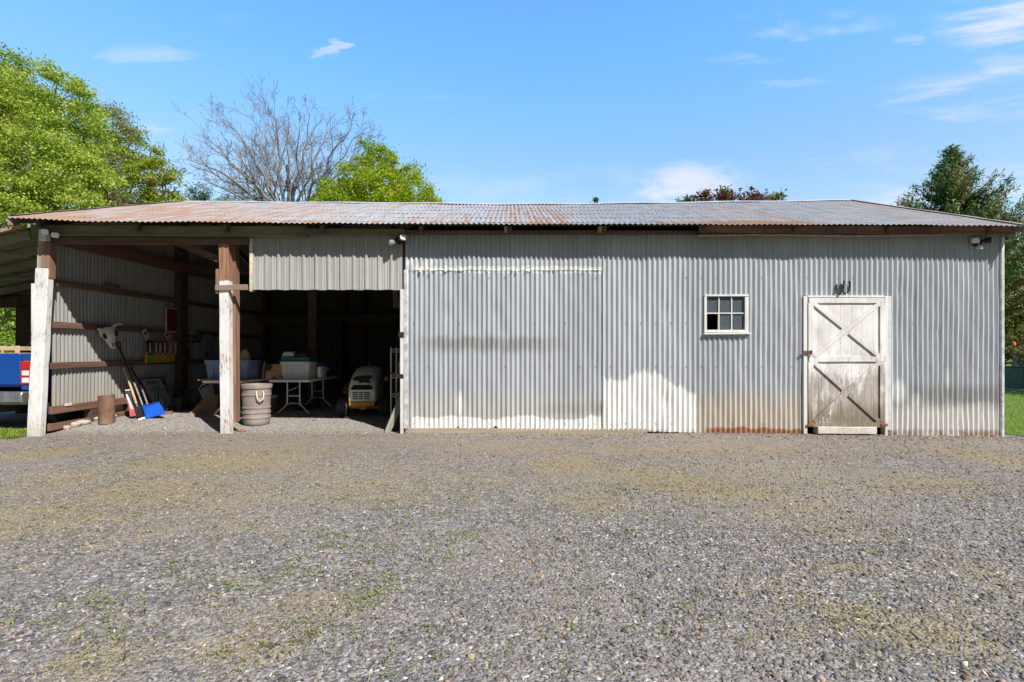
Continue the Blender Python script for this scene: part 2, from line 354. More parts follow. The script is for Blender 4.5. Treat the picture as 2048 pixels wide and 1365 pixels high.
def gravel_mat(name='gravel'):
    m = Mt(name, 0.92, 0, 0.08); x, y, z = m.xyz(); v = m.vec()
    c1 = m.n('ShaderNodeSeparateColor'); m.put(c1.inputs[0], m.voro(v, 62)); c2 = m.n('ShaderNodeSeparateColor'); m.put(c2.inputs[0], m.voro(v, 27)); c3 = m.n('ShaderNodeSeparateColor'); m.put(c3.inputs[0], m.voro(v, 120))
    col = m.mix(c1.outputs[0], (0.075,0.069,0.065), (0.345,0.317,0.293))
    col = m.mix(m.ramp(c2.outputs[0], 0.72, 0.9, 0, 0.8), col, (0.40,0.37,0.35))
    col = m.mix(m.ramp(c3.outputs[1], 0.55, 0.95, 0, 0.7), col, (0.11,0.105,0.11))
    col = m.mix(m.ramp(c1.outputs[2], 0.955, 0.985), col, (0.66,0.62,0.56))
    big = m.noise(v, 0.55, 4, 0.6); mid = m.noise(v, 2.6, 4, 0.6); fine = m.noise(v, 60, 3, 0.7)
    col = m.mix(m.ramp(big, 0.38, 0.62, 0, 0.5), col, (0.31,0.265,0.22), 'MIX')
    col = m.mix(m.ramp(mid, 0.45, 0.75, 0, 0.3), col, (0.15,0.14,0.145))
    # far strip by the barn is finer and browner, shed floor paler
    far = m.mul(m.ramp(y, 4.0, 7.3), 0.45); col = m.mix(far, col, m.mix(c3.outputs[0], (0.19,0.16,0.13), (0.33,0.28,0.23)))
    flo = m.mul(m.ramp(m.addm(y, m.mul(mid, 0.4)), 7.75, 8.3), m.ramp(x, -1.3, -1.9)); col = m.mix(m.mul(flo, 0.75), col, m.mix(c1.outputs[1], (0.17,0.16,0.155), (0.52,0.49,0.46)))
    # dead grass and moss where they grow
    G = None
    for cx, cy, rx, ry, k in DRY:
        g = m.mul(m.gauss(x, y, cx, cy, rx, ry), k); G = g if G is None else m.mx(G, g)
    patchy = m.noise(m.vec('Position', (1.5,3.2,1)), 1.0, 6, 0.72)
    gm = m.mul(m.ramp(m.addm(m.mul(G, 0.40), m.addm(m.mul(patchy, 1.0), m.mul(fine, 0.26))), 0.68, 1.06), 0.62)
    dry = m.mix(fine, (0.22,0.175,0.09), (0.46,0.37,0.20)); dry = m.mix(m.ramp(m.noise(v, 1.1, 3), 0.5, 0.7, 0, 0.6), dry, (0.34,0.23,0.145))
    col = m.mix(gm, col, dry)
    m.P('Base Color', col)
    h = m.addm(m.voro(v, 62, 'Distance'), m.mul(m.voro(v, 27, 'Distance'), 0.8)); h = m.addm(m.inv(h), m.mul(fine, 0.3)); m.bump(h, 0.9, 0.012); return m.m
def grass_mat(name, c1, c2, c3):
    m = Mt(name, 0.9, 0, 0.2); v = m.vec()
    col = m.mix(m.ramp(m.noise(v, 24, 4, 0.7), 0.3, 0.7), c1, c2); col = m.mix(m.ramp(m.noise(v, 1.3, 4), 0.5, 0.7, 0, 0.6), col, c3)
    m.P('Base Color', col); m.bump(m.noise(v, 45, 4, 0.7), 1.0, 0.03); return m.m
def leaf_mat(name, rough=0.55, trans=0.35):
    m = Mt(name, rough, 0, 0.3); c = m.attr('tint'); m.P('Base Color', c)
    tr = m.n('ShaderNodeBsdfTranslucent'); hs = m.n('ShaderNodeHueSaturation'); hs.inputs['Saturation'].default_value = 1.1; hs.inputs['Value'].default_value = 1.25
    m.put(hs.inputs['Color'], c); m.put(tr.inputs['Color'], hs.outputs[0])
    mx = m.n('ShaderNodeMixShader'); mx.inputs[0].default_value = trans
    m.put(mx.inputs[1], m.b.outputs[0]); m.put(mx.inputs[2], tr.outputs[0]); m.put(m.t.nodes['Material Output'].inputs[0], mx.outputs[0]); return m.m
M_['leaf'] = leaf_mat('leaf'); M_['needle'] = leaf_mat('needle', 0.6, 0.12); M_['blade'] = leaf_mat('grass_blade', 0.6, 0.3)
def stone_mat():
    m = Mt('stone_chips', 0.9, 0, 0.08); m.P('Base Color', m.attr('tint')); m.bump(m.noise(m.vec(), 180, 3), 0.3, 0.003); return m.m
M_['stones'] = stone_mat()
M_['bark'] = wood('grey_bark', (0.10,0.085,0.07), (0.22,0.19,0.165), 'Z', 0.5)
M_['twig'] = wood('pale_bare_bark', (0.15,0.14,0.135), (0.33,0.315,0.305), 'Z', 0.3)
def dirty_glass():
    m = Mt('dusty_window_glass', 0.12, 0, 0.6); v = m.vec(); sp = m.noise(v, 45, 4, 0.7)
    m.P('Base Color', m.mix(m.ramp(sp, 0.5, 0.75), (0.085,0.11,0.135), (0.20,0.23,0.26))); m.P('Roughness', m.ramp(sp, 0.4, 0.7, 0.08, 0.4))
    tr = m.n('ShaderNodeBsdfTransparent'); tr.inputs[0].default_value = (0.7,0.75,0.8,1); mx = m.n('ShaderNodeMixShader'); mx.inputs[0].default_value = 0.75
    m.put(mx.inputs[1], tr.outputs[0]); m.put(mx.inputs[2], m.b.outputs[0]); m.put(m.t.nodes['Material Output'].inputs[0], mx.outputs[0]); return m.m
M_['pane'] = dirty_glass()
def clear_glass():
    m = Mt('clear_lens', 0.1, 0, 0.7, (0.75,0.77,0.76)); return m.m
M_['lens'] = clear_glass()
M_['rusty'] = simple('rusty_pipe_steel', (0.20,0.115,0.075), 0.8, 0.1, 0.3, 7, bump=0.3, dirt=(0.27,0.18,0.13))
M_['rust_latch'] = simple('rusted_iron', (0.22,0.085,0.045), 0.85, 0.1, 0.3, 20)
M_['iron'] = simple('black_iron', (0.03,0.028,0.027), 0.6, 0.4, 0.3, 20)
M_['steel'] = simple('dull_steel_tube', (0.50,0.50,0.50), 0.35, 0.7, 0.15, 12)
M_['chrome'] = simple('worn_chrome', (0.45,0.455,0.46), 0.3, 0.8, 0.15, 6, dirt=(0.25,0.24,0.22))
M_['blackpl'] = simple('black_plastic', (0.022,0.022,0.024), 0.38, 0, 0.2, 14)
M_['rubber'] = simple('worn_rubber', (0.045,0.044,0.043), 0.85, 0, 0.25, 12, dirt=(0.10,0.09,0.08))
M_['bluepl'] = simple('blue_shovel_plastic', (0.012,0.10,0.58), 0.28, 0, 0.12, 10, spec=0.5)
M_['bluecar'] = simple('blue_car_paint', (0.008,0.075,0.34), 0.22, 0.15, 0.06, 3, spec=0.6)
M_['redlens'] = simple('red_lens', (0.55,0.012,0.012), 0.15, 0, 0.15, 25, spec=0.6)
M_['redpaint'] = simple('faded_red_paint', (0.36,0.045,0.05), 0.5, 0, 0.25, 15)
M_['bluebin'] = simple('slate_blue_plastic', (0.17,0.26,0.42), 0.4, 0, 0.12, 6)
M_['greybin'] = simple('pale_grey_plastic', (0.66,0.635,0.58), 0.45, 0, 0.08, 6)
M_['greenlid'] = simple('teal_green_plastic', (0.03,0.14,0.12), 0.4, 0, 0.15, 6)
M_['can'] = simple('taupe_can_plastic', (0.28,0.235,0.215), 0.55, 0, 0.12, 4, dirt=(0.36,0.31,0.28))
M_['rope'] = simple('cream_rope', (0.62,0.55,0.42), 0.9, 0, 0.2, 60)
M_['table'] = simple('white_table_plastic', (0.76,0.75,0.73), 0.4, 0, 0.06, 5, dirt=(0.58,0.56,0.53))
M_['white'] = simple('white_enamel', (0.75,0.75,0.73), 0.4, 0, 0.08, 8)
M_['lampwhite'] = simple('yellowed_white_lamp', (0.62,0.62,0.54), 0.4, 0, 0.1, 8)
M_['cream'] = simple('cream_tractor_paint', (0.74,0.72,0.58), 0.35, 0, 0.08, 5, dirt=(0.56,0.53,0.42))
M_['yellow'] = simple('yellow_tractor_paint', (0.55,0.27,0.02), 0.45, 0, 0.2, 6, dirt=(0.30,0.16,0.05))
M_['peeled'] = simple('bare_brown_primer', (0.07,0.055,0.045), 0.8, 0, 0.3, 30)
M_['black'] = simple('hollow_shade_black', (0.008,0.008,0.008), 0.9, 0, 0.1, 5)  # near-black stands in for shade inside sockets, slots and openings
M_['maroon'] = simple('dull_maroon_pattern', (0.16,0.03,0.03), 0.6, 0, 0.3, 20)
M_['tancloth'] = simple('tan_cloth', (0.42,0.31,0.19), 0.95, 0, 0.2, 16, bump=0.3)
M_['blackcloth'] = simple('black_cloth', (0.025,0.025,0.028), 0.9, 0, 0.3, 10, bump=0.4)
M_['greencloth'] = simple('dark_green_cloth', (0.03,0.04,0.025), 0.95, 0, 0.3, 16, bump=0.4)
M_['card'] = simple('brown_cardboard', (0.16,0.10,0.065), 0.9, 0, 0.15, 6)
M_['tin'] = simple('dull_tin', (0.50,0.49,0.46), 0.35, 0.6, 0.2, 7)
M_['bluebowl'] = simple('blue_bowl_plastic', (0.03,0.07,0.28), 0.35, 0, 0.15, 7)
M_['jug'] = simple('milky_jug_plastic', (0.62,0.60,0.54), 0.4, 0, 0.08, 8)
M_['yelllabel'] = simple('yellow_label', (0.55,0.33,0.03), 0.5, 0, 0.3, 40)
M_['greylabel'] = simple('blue_grey_label', (0.13,0.15,0.21), 0.5, 0, 0.15, 20)
M_['green'] = simple('bright_green_plastic', (0.06,0.36,0.03), 0.35, 0, 0.12, 6)
M_['bone'] = simple('dry_bone', (0.60,0.56,0.48), 0.8, 0, 0.15, 14, bump=0.3, dirt=(0.40,0.36,0.29))
M_['signgrey'] = simple('grey_sign_enamel', (0.44,0.46,0.48), 0.4, 0, 0.08, 5, dirt=(0.36,0.35,0.33))
M_['signink'] = simple('dark_sign_lettering', (0.03,0.03,0.035), 0.5, 0, 0.1, 9)
M_['signwhite'] = simple('white_sign_paint', (0.62,0.61,0.58), 0.5, 0, 0.12, 20)
M_['signred'] = simple('maroon_sign_panel', (0.17,0.025,0.028), 0.5, 0, 0.35, 30)
M_['creamframe'] = simple('cream_wood_frame', (0.55,0.47,0.36), 0.6, 0, 0.15, 12)
M_['cowbrown'] = simple('brown_sign_paint', (0.20,0.075,0.04), 0.55, 0, 0.25, 20)
M_['cowtan'] = simple('tan_sign_paint', (0.40,0.22,0.11), 0.55, 0, 0.25, 20)
M_['signyellow'] = simple('yellow_sign_paint', (0.60,0.42,0.03), 0.5, 0, 0.12, 10)
M_['signgreen'] = simple('lime_sign_paint', (0.26,0.33,0.06), 0.5, 0, 0.15, 10)
M_['greyboard'] = simple('grey_weathered_board', (0.28,0.28,0.25), 0.8, 0, 0.2, 8)
M_['brick'] = simple('red_brick', (0.26,0.115,0.07), 0.9, 0, 0.25, 18, bump=0.4)
M_['fieldstone'] = simple('pale_fieldstone', (0.42,0.37,0.31), 0.9, 0, 0.25, 9, bump=0.6)
M_['concrete'] = simple('whitened_concrete', (0.55,0.52,0.47), 0.9, 0, 0.15, 8, bump=0.4, dirt=(0.36,0.33,0.28))
M_['boxgreen'] = simple('grey_green_cabinet', (0.055,0.10,0.075), 0.5, 0, 0.15, 6)
M_['orange'] = simple('orange_plastic', (0.85,0.16,0.02), 0.5, 0, 0.1, 8)
M_['pinkhandle'] = simple('red_plastic', (0.5,0.04,0.05), 0.4, 0, 0.15, 12)
M_['truckglass'] = simple('dark_tinted_glass', (0.012,0.014,0.016), 0.06, 0, 0.1, 4, spec=0.6)
M_['stickergreen'] = simple('pale_green_sticker', (0.42,0.52,0.44), 0.5, 0, 0.1, 20)
# ================================================================= SETTING
def grid_sheet(name, x0, x1, y0, y1, step, z0, mat, edge=None):
    nx = int((x1-x0)/step)+1; ny = int((y1-y0)/step)+1; P = []
    for j in range(ny):
        for i in range(nx):
            x, y = lerp(x0, x1, i/(nx-1)), lerp(y0, y1, j/(ny-1)); P.append((x, y, z0+ground_h(x, y)))
    o = obj(name, MB().grid(P, nx, ny), mat); return tag(o, kind='structure')
M_['gravel'] = gravel_mat()
M_['lawn'] = grass_mat('lawn', (0.09,0.16,0.025), (0.18,0.26,0.05), (0.17,0.22,0.05))
M_['field'] = grass_mat('field_grass', (0.05,0.09,0.02), (0.10,0.16,0.035), (0.09,0.12,0.03))
o = obj('ground', MB().add([(-900,-900,-0.12),(900,-900,-0.12),(900,900,-0.12),(-900,900,-0.12)], [(0,1,2,3)]), M_['field']); tag(o, kind='structure')
o['label'] = 'grassy ground around the yard'
o = grid_sheet('gravel_yard', -15, 15, -5, 16, 0.09, 0.0, M_['gravel']); o['label'] = 'grey slate gravel yard with dry grass patches'
def lawn_patch(poly_fn, x0, x1, y0, y1, step, name, label):
    nx = int((x1-x0)/step)+1; ny = int((y1-y0)/step)+1; V = {}; mb = MB(); fs = []
    for j in range(ny-1):
        for i in range(nx-1):
            c = (x0+(i+.5)*step, y0+(j+.5)*step)
            if poly_fn(*c):
                q = []
                for a, b in ((i,j),(i+1,j),(i+1,j+1),(i,j+1)):
                    if (a,b) not in V:
                        V[(a,b)] = len(mb.v); x, y = x0+a*step, y0+b*step; mb.v.append((x, y, ground_h(x, y)+0.008 if y < 16 and abs(x) < 15 else 0.01))
                    q.append(V[(a,b)])
                mb.f.append(tuple(q))
    o = obj(name, mb, M_['lawn']); tag(o, label, kind='structure'); return o
def in_left_lawn(x, y): return x < -6.98 and y > 7.18+0.06*math.sin(x*5)+0.05*math.sin(x*13) and y < 9.3 and (y < 8.0 or x < -9.6)
def in_right_lawn(x, y): return x > 7.42+0.05*math.sin(y*6) and y > 7.62+0.06*math.sin(x*7)+0.04*math.sin(x*17)
lawn_patch(in_left_lawn, -15, -6.9, 7.0, 9.4, 0.09, 'lawn', 'small patch of bright grass left of the white post')
lawn_patch(in_right_lawn, 7.3, 60, 7.4, 60, 0.25, 'lawn', 'mown lawn beyond the right corner of the barn')

# ================================================================= THE BARN
YF = 7.70
barn = thing('metal_barn', 'long low corrugated metal barn with rusty roof, open bay and white crossbuck door', 'barn', (0.1, 11.1, 0))
def part(name, mb, mat, parent=None, bevel=0, smooth=35, label=None):
    return obj(name, mb, mat, parent or barn, world=True, bevel=bevel, smooth=smooth, label=label)
def profile(s, pitch, depth):
    t = math.cos(2*math.pi*s/pitch); return depth/2*(t+0.12*math.cos(6*math.pi*s/pitch))
def corr(mb, s0, s1, bot, top, pitch, depth, place, rows=7, wob=0.004, phase=0.0, rag=0.0, n=9, dents=None):
    st = pitch/n; a = math.floor(s0/st); S = [s0]+[k*st for k in range(a+1, int(math.ceil(s1/st))) if s0+1e-4 < k*st < s1-1e-4]+[s1]
    P = []
    for j in range(rows):
        for s in S:
            b, t = bot(s), top(s)
            if rag: b += rag*math.sin(s*37)*math.sin(s*11)
            h = lerp(b, t, j/(rows-1))
            w = wob*(math.sin(s*2.1+h*3.3)+0.6*math.sin(s*5.7-h*2.2))+0.5*wob*math.sin(s*17+h*9)
            w += 0.0032*(math.floor(s/0.6633) % 2)
            if dents:
                for ds, dh, dr, dd in dents:
                    q = ((s-ds)/dr)**2+((h-dh)/(dr*1.6))**2
                    if q < 4: w -= dd*math.exp(-q*1.5)
            P.append(place(s, h, profile(s+phase, pitch, depth)+w))
    return mb.grid(P, len(S), rows)
WALLTOP = lambda x: 2.95
bot_x = [-1.6, 1.36, 2.8, 7.3]; bot_z = [0.062, 0.045, 0.012, -0.045]
WALLBOT = lambda x: interp(x, bot_x, bot_z)+0.05*math.exp(-((x+0.80)/0.035)**2)+0.055*math.exp(-((x+0.245)/0.045)**2)+0.02*math.exp(-((x-0.9)/0.02)**2)
fr = lambda off: (lambda s, h, d: (s, YF+off-d, h))
XL, XS, XR = -1.585, 1.363, 7.262
wx0, wx1, wz0, wz1 = 2.845, 3.485, 1.502, 2.048       # window opening
dx0, dx1, dz1 = 4.300, 5.545, 2.045                   # door opening
rd = random.Random(21); DENTS = [(rd.uniform(XL, XR), rd.choice((rd.uniform(0.05,0.7), rd.uniform(0.1,2.3))), rd.uniform(0.04,0.13), rd.uniform(0.006,0.016)) for _ in range(46)]
mb = MB()
corr(mb, XL, XS, WALLBOT, lambda x: 2.44, 0.0712, 0.023, fr(0.0), rows=34, wob=0.0035, rag=0.006, dents=DENTS)
corr(mb, XL, XS, lambda x: 2.41+0.006*math.sin(x*9), WALLTOP, 0.0712, 0.023, fr(-0.006), rows=4)
P2, D2 = 0.0748, 0.024
corr(mb, XS-0.02, wx0, WALLBOT, WALLTOP, P2, D2, fr(-0.005), rows=38, wob=0.0035, rag=0.006, dents=DENTS)
corr(mb, wx0, wx1, WALLBOT, lambda x: wz0, P2, D2, fr(-0.005), rows=20, rag=0.006, dents=DENTS)
corr(mb, wx0, wx1, lambda x: wz1, WALLTOP, P2, D2, fr(-0.005), rows=5)
corr(mb, wx1, dx0, WALLBOT, WALLTOP, P2, D2, fr(-0.005), rows=38, wob=0.0045, rag=0.006, dents=DENTS)
corr(mb, dx0, dx1, lambda x: dz1, WALLTOP, P2, D2, fr(-0.005), rows=5)
corr(mb, dx1, XR, WALLBOT, WALLTOP, P2, D2, fr(-0.005), rows=38, wob=0.004, rag=0.006, dents=DENTS)
part('wall', mb, M_['front'], label='sunlit grey corrugated wall with white paint along its foot')
# torn edge of an old flashing strip, standing off the sheets
mb = MB(); TFP = []; xs_ = np.arange(XL+0.08, XS-0.03, 0.011)
for x in xs_:
    d = profile(x, 0.0712, 0.023); y = YF-0.0085-d; sc_ = random.random(); lip = max(0.0, 0.6*math.sin(x*31)+0.7*math.sin(x*83+1)+random.gauss(0,.5))
    hf = min(1.0, max(0.06, 0.55+0.5*math.sin(x*5.3+1)+0.45*math.sin(x*13.1)-0.25*max(0, x)))
    TFP.append([(x, y, 2.424+(0.016+0.004*math.sin(x*40))*hf), (x, y-0.003-0.006*lip*hf, 2.424), (x+random.uniform(-.004,.004), y-0.004-0.020*lip*hf, 2.424-(0.006+0.022*lip)*hf)])
mb.grid([q[k] for k in range(3) for q in TFP], len(TFP), 3)
part('torn_flashing', mb, simple('curled_white_paint', (0.62,0.61,0.58), 0.6), smooth=0)
# ribbed header over the opening
hx0, hx1 = -3.835, -1.60
def ribprof(s):
    u = (s/0.1857) % 1.0
    def tri(c, w, d):
        e = abs((u-c+0.5) % 1.0-0.5); return d*max(0, min(1, (w-e)/(w*0.45)))
    return tri(0.12, 0.13, 0.024)+tri(0.62, 0.055, 0.009)+tri(0.82, 0.035, 0.005)
mb = MB(); S = np.arange(hx0, hx1+1e-6, 0.1857/26); P = []
for j in range(6):
    for s in S: P.append((s, YF-0.01-ribprof(s-hx0+0.01)+0.003*math.sin(s*4+j), lerp(2.125+0.004*math.sin(s*23), 2.93, j/5)))
mb.grid(P, len(S), 6)
part('header_panel', mb, M_['header'], smooth=25)
part('trim_board', MB().box(-3.868,-3.825,7.655,7.73,2.10,2.885), simple('pale_yellow_trim', (0.60,0.56,0.40), 0.7, dirt=(0.4,0.35,0.22)), bevel=0.004)
# left, back, right and dividing walls
XLW = -6.90; YB = 14.64; YRIDGE = 11.17
eave_x = [-7.05, -5.7, -3.55, -1.6, 1.97, 5.85, 7.3]; eave_z = [3.13, 3.07, 3.045, 3.026, 3.02, 3.012, 2.995]
ridge_x = [-7.1, -5.5, -2.4, 0, 3.0, 7.2]; ridge_z = [4.44, 4.42, 4.40, 4.375, 4.405, 4.46]
def roof_z(x, y):
    e, r = interp(x, eave_x, eave_z), interp(x, ridge_x, ridge_z)
    t = 1-abs(y-YRIDGE)/(YRIDGE-7.37); return lerp(e, r, t)+0.002*math.sin(x*1.9+y*2.3)
mb = corr(MB(), 7.78, YB, lambda y: 0.28+0.0*y, lambda y: roof_z(-6.9, y)-0.14, 0.072, 0.018, lambda s, h, d: (XLW+d, s, h), rows=10)
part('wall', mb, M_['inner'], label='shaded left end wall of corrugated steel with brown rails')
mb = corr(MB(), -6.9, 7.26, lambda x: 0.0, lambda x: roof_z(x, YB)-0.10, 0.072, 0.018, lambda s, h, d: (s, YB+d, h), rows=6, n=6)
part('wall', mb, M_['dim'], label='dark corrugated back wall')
mb = corr(MB(), 7.705, YB, lambda y: -0.05, lambda y: roof_z(7.25, y)-0.10, 0.0748, 0.019, lambda s, h, d: (7.262-0.012+d, s, h), rows=8, n=6)
part('wall', mb, M_['front'], label='right end wall of corrugated steel')
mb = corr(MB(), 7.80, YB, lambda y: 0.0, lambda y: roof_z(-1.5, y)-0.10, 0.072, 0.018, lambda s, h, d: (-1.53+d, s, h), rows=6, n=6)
part('wall', mb, M_['dim'], label='unseen dividing wall of corrugated steel, added to darken the bay')  # unseen wall, added to keep the open bay dark
# roof
def slope(ya, yb):
    mb = MB(); p = 0.0762; st = p/8; S = np.arange(-7.05, 7.262+st/2, st); rows = 15; P = []
    for j in range(rows):
        for s in S:
            y = lerp(ya-(0.15*(1-sstep(s,-6.2,-4.0)) if ya < yb and ya < 8 else 0), yb, j/(rows-1))
            lap = 0.004*math.floor((s+7.05)/0.61)%1
            P.append((s, y+(0.004*math.sin(math.floor((s+7.05)/0.6)*2.4) if j == 0 else 0), roof_z(s, y)+profile(s, p, 0.017)+0.003*math.sin(s*6.1+y*4)))
    return mb.grid(P, len(S), rows)
part('roof', slope(7.37, YRIDGE), M_['roof'], label='rusty corrugated front roof slope')
part('roof', slope(YRIDGE, 2*YRIDGE-7.37), M_['roof'], label='rear roof slope')
mb = MB(); P = []
for x in np.arange(-7.08, 7.30, 0.12):
    z = interp(x, ridge_x, ridge_z)+0.012+0.006*math.sin(x*3)
    P.append([(x, YRIDGE-0.16, z-0.055), (x, YRIDGE-0.02, z+0.004), (x, YRIDGE+0.02, z+0.004), (x, YRIDGE+0.16, z-0.055)])
for j in range(4): pass
mb.grid([q[k] for k in range(4) for q in P], len(P), 4)
part('ridge_cap', mb, simple('pale_ridge_cap', (0.58,0.59,0.60), 0.45, 0.2, 0.12, 4))
for sx, xa in ((-1, -7.05), (1, 7.262)):    # bent rake flashings
    mb = MB(); P = []
    for k in range(40):
        y = lerp(7.36, 2*YRIDGE-7.36, k/39); z = roof_z(xa, y)+0.02; w = 0.012*math.sin(k*1.7)
        P.append([(xa-sx*0.05, y, z+0.006), (xa+sx*0.03, y, z+0.004+w*0.3), (xa+sx*(0.10+w), y, z-0.045), (xa+sx*(0.085+w), y, z-0.15+w)])
    mb.grid([q[k] for k in range(4) for q in P], len(P), 4)
    part('rake_flashing', mb, M_['roof'], label='crumpled grey flashing along the roof end')
# roof frame
for i in range(11):
    x = -6.8+i*1.36+0.05*math.sin(i*2)
    for ya, yb in ((7.46, YRIDGE-0.02), (2*YRIDGE-7.46, YRIDGE+0.02)):
        part('rafter', MB().beam((x, ya, roof_z(x, ya)-0.10), (x, yb, roof_z(x, yb)-0.10), 0.05, 0.11, segs=3, jit=0.004), M_['darkwood'])
for k in range(6):
    for sg in (-1, 1):
        y = YRIDGE+sg*(0.25+k*0.66); mb = MB()
        for i in range(10):
            xa, xb = -6.95+i*1.42, -6.95+(i+1)*1.42
            mb.beam((xa, y, roof_z(xa, y)-0.032), (xb, y, roof_z(xb, y)-0.032), 0.09, 0.038)
        part('purlin', mb, M_['darkwood'])
# front beams
part('header_beam', MB().beam((-6.98,7.585,2.975), (-3.0,7.60,2.958), 0.10, 0.145, segs=8, jit=0.004), M_['mossy'], bevel=0.005, label='mossy grey-green beam across the open bay')
part('header_beam', MB().beam((-2.998,7.60,2.962), (-1.56,7.60,2.95), 0.10, 0.085, segs=3, jit=0.003), M_['mossy'], bevel=0.005)
part('header_beam', MB().beam((-6.72,7.645,2.843), (-3.87,7.65,2.832), 0.10, 0.095, segs=6, jit=0.003), M_['brown'], bevel=0.005, label='brown lower beam across the open bay')
part('top_plate', MB().beam((-1.555,7.655,2.962), (2.72,7.655,2.962), 0.09, 0.05, segs=4, jit=0.003), M_['brown'], bevel=0.004)
part('top_plate', MB().beam((-1.55,7.78,2.93), (7.2,7.78,2.93), 0.09, 0.09), M_['darkwood'])
for i, xc in enumerate((-0.09, 1.28)):
    part('rafter_tail', MB().beam((xc,7.50,2.975), (xc,7.66,3.01), 0.045, 0.09), M_['grey_wood'])
mb = MB()
zf = lambda x: interp(x, [2.7, 4.0, 5.6, 7.26], [2.978, 2.972, 2.965, 2.955])
for xa, xb, zo, h in ((2.70,4.95,0,0.115),(4.955,6.15,-0.004,0.12),(6.155,7.245,0.002,0.11)):
    part('fascia_board', MB().beam((xa,7.50,zf(xa)+zo), (xb,7.50,zf(xb)+zo), 0.035, h, segs=6, jit=0.004), M_['fascia'], bevel=0.004)
mb = MB(); S = list(np.arange(2.70, 6.45, 0.15))
mb.grid([(x, y, 2.895-0.03*(y-7.47)/0.2*0+0.008*math.sin(x*2.2)+(0.006 if k else 0)) for k, y in enumerate((7.485,7.655)) for x in S], len(S), 2)
part('soffit_board', mb, simple('bleached_soffit', (0.30,0.22,0.16), 0.8, dirt=(0.16,0.10,0.07)))
# posts
def post_child(mb, mat, label=None): return part('post', mb, mat, bevel=0.006, label=label)
mb = MB().beam((-6.905,7.545,-0.05), (-6.82,7.59,2.42), 0.19, 0.10, up=(0,1,0), segs=12, jit=0.004)
post_child(mb, M_['peel'], 'leaning peeling white corner post')
part('post', MB().beam((-6.775,7.60,2.28), (-6.765,7.61,2.80), 0.115, 0.11, up=(0,1,0), segs=8, jit=0.003), M_['brown_z'], bevel=0.005)
part('post', MB().beam((-6.86,7.60,2.40), (-6.845,7.61,2.92), 0.10, 0.09, up=(0,1,0), segs=3, jit=0.003), M_['grey_wood'], bevel=0.004)
part('splice_board', MB().box(-6.965,-6.93,7.53,7.62,0.40,2.2), M_['peel'], bevel=0.003)
mb = MB().beam((-4.212,7.68,-0.04), (-4.222,7.665,2.86), 0.135, 0.12, up=(0,1,0), segs=12, jit=0.003)
post_child(mb, M_['peel_top'], 'middle post, white below and bare brown above')
part('post', MB().beam((-4.135,7.80,0.16), (-4.145,7.80,2.88), 0.05, 0.13, up=(0,1,0), segs=10, jit=0.003), M_['brown_z'], bevel=0.004)
part('rail', MB().beam((-4.33,7.598,2.143), (-3.87,7.612,2.153), 0.04, 0.08), wood('greyed_rail_wood', (0.22,0.15,0.11), (0.38,0.28,0.22), 'X'), bevel=0.004)
part('cleat', MB().box(-4.335,-4.295,7.60,7.66,2.06,2.42), M_['brown_z'], bevel=0.003)
part('brace', MB().beam((-4.28,7.75,2.55), (-5.05,7.79,2.86), 0.045, 0.10), M_['brown'], bevel=0.003)
for y, x in ((10.72, -6.815), (14.4, -6.80)): part('post', MB().box(x-0.06, x+0.06, y-0.12, y+0.12, 0, roof_z(x, y)-0.1), M_['darkwood'], bevel=0.005)
part('post', MB().box(-4.30,-4.12,10.95,11.15,0,4.2), M_['darkwood']); 
part('post', MB().box(-1.72,-1.57,10.95,11.15,0,4.2), M_['darkwood'])
for px in (683, 722): x = XW(px, 14.45); part('post', MB().box(x-0.12, x+0.12, 14.36, 14.56, 0, 3.1), M_['darkwood'])
part('tie_beam', MB().beam((-6.78,7.75,2.90), (-6.78,14.55,2.98), 0.09, 0.20, segs=4, jit=0.004), M_['brown_y'], bevel=0.004)
part('tie_beam', MB().beam((-6.8,13.9,2.07), (-1.6,13.9,2.10), 0.12, 0.24, segs=8, jit=0.012), M_['brown'], bevel=0.006)
part('brace', MB().box(XW(620,13.8)-.05, XW(620,13.8)+.05, 13.8,13.84,1.65,1.95), M_['grey_wood'])
part('tie_beam', MB().beam((-6.7,11.05,2.95), (-1.6,11.05,2.95), 0.10, 0.18), M_['darkwood'])
# rails on the left wall
for z, h in ((2.247,0.085),(1.615,0.095),(1.003,0.095)):
    part('girt', MB().beam((-6.862,7.70,z), (-6.862,10.6,z+0.006), 0.045, h, segs=6, jit=0.003), M_['brown_y'], bevel=0.004)
    part('girt', MB().beam((-6.862,10.84,z), (-6.862,14.5,z), 0.045, h), M_['brown_y'])
part('girt', MB().beam((-6.858,7.72,0.335), (-6.858,10.6,0.36), 0.05, 0.115, segs=6, jit=0.004), M_['brown_y'], bevel=0.004)
part('patch_board', MB().box(-6.838,-6.815,8.72,9.05,2.26,2.36), M_['brown_y'], bevel=0.003)
part('foundation', MB().beam((-6.99,8.9,0.09),(-6.99,14.6,0.12),0.10,0.42,segs=12,jit=0.012), M_['fieldstone'], bevel=0.01)
part('skid_beam', MB().beam((-6.93,7.72,0.075), (-6.90,10.2,0.12), 0.12, 0.10, segs=5, jit=0.01), M_['brown_y'], bevel=0.006)
for y in (8.45, 9.3): part('blocking', MB().box(-6.96,-6.84,y,y+0.22,0.06,0.28), M_['darkwood'], bevel=0.005)
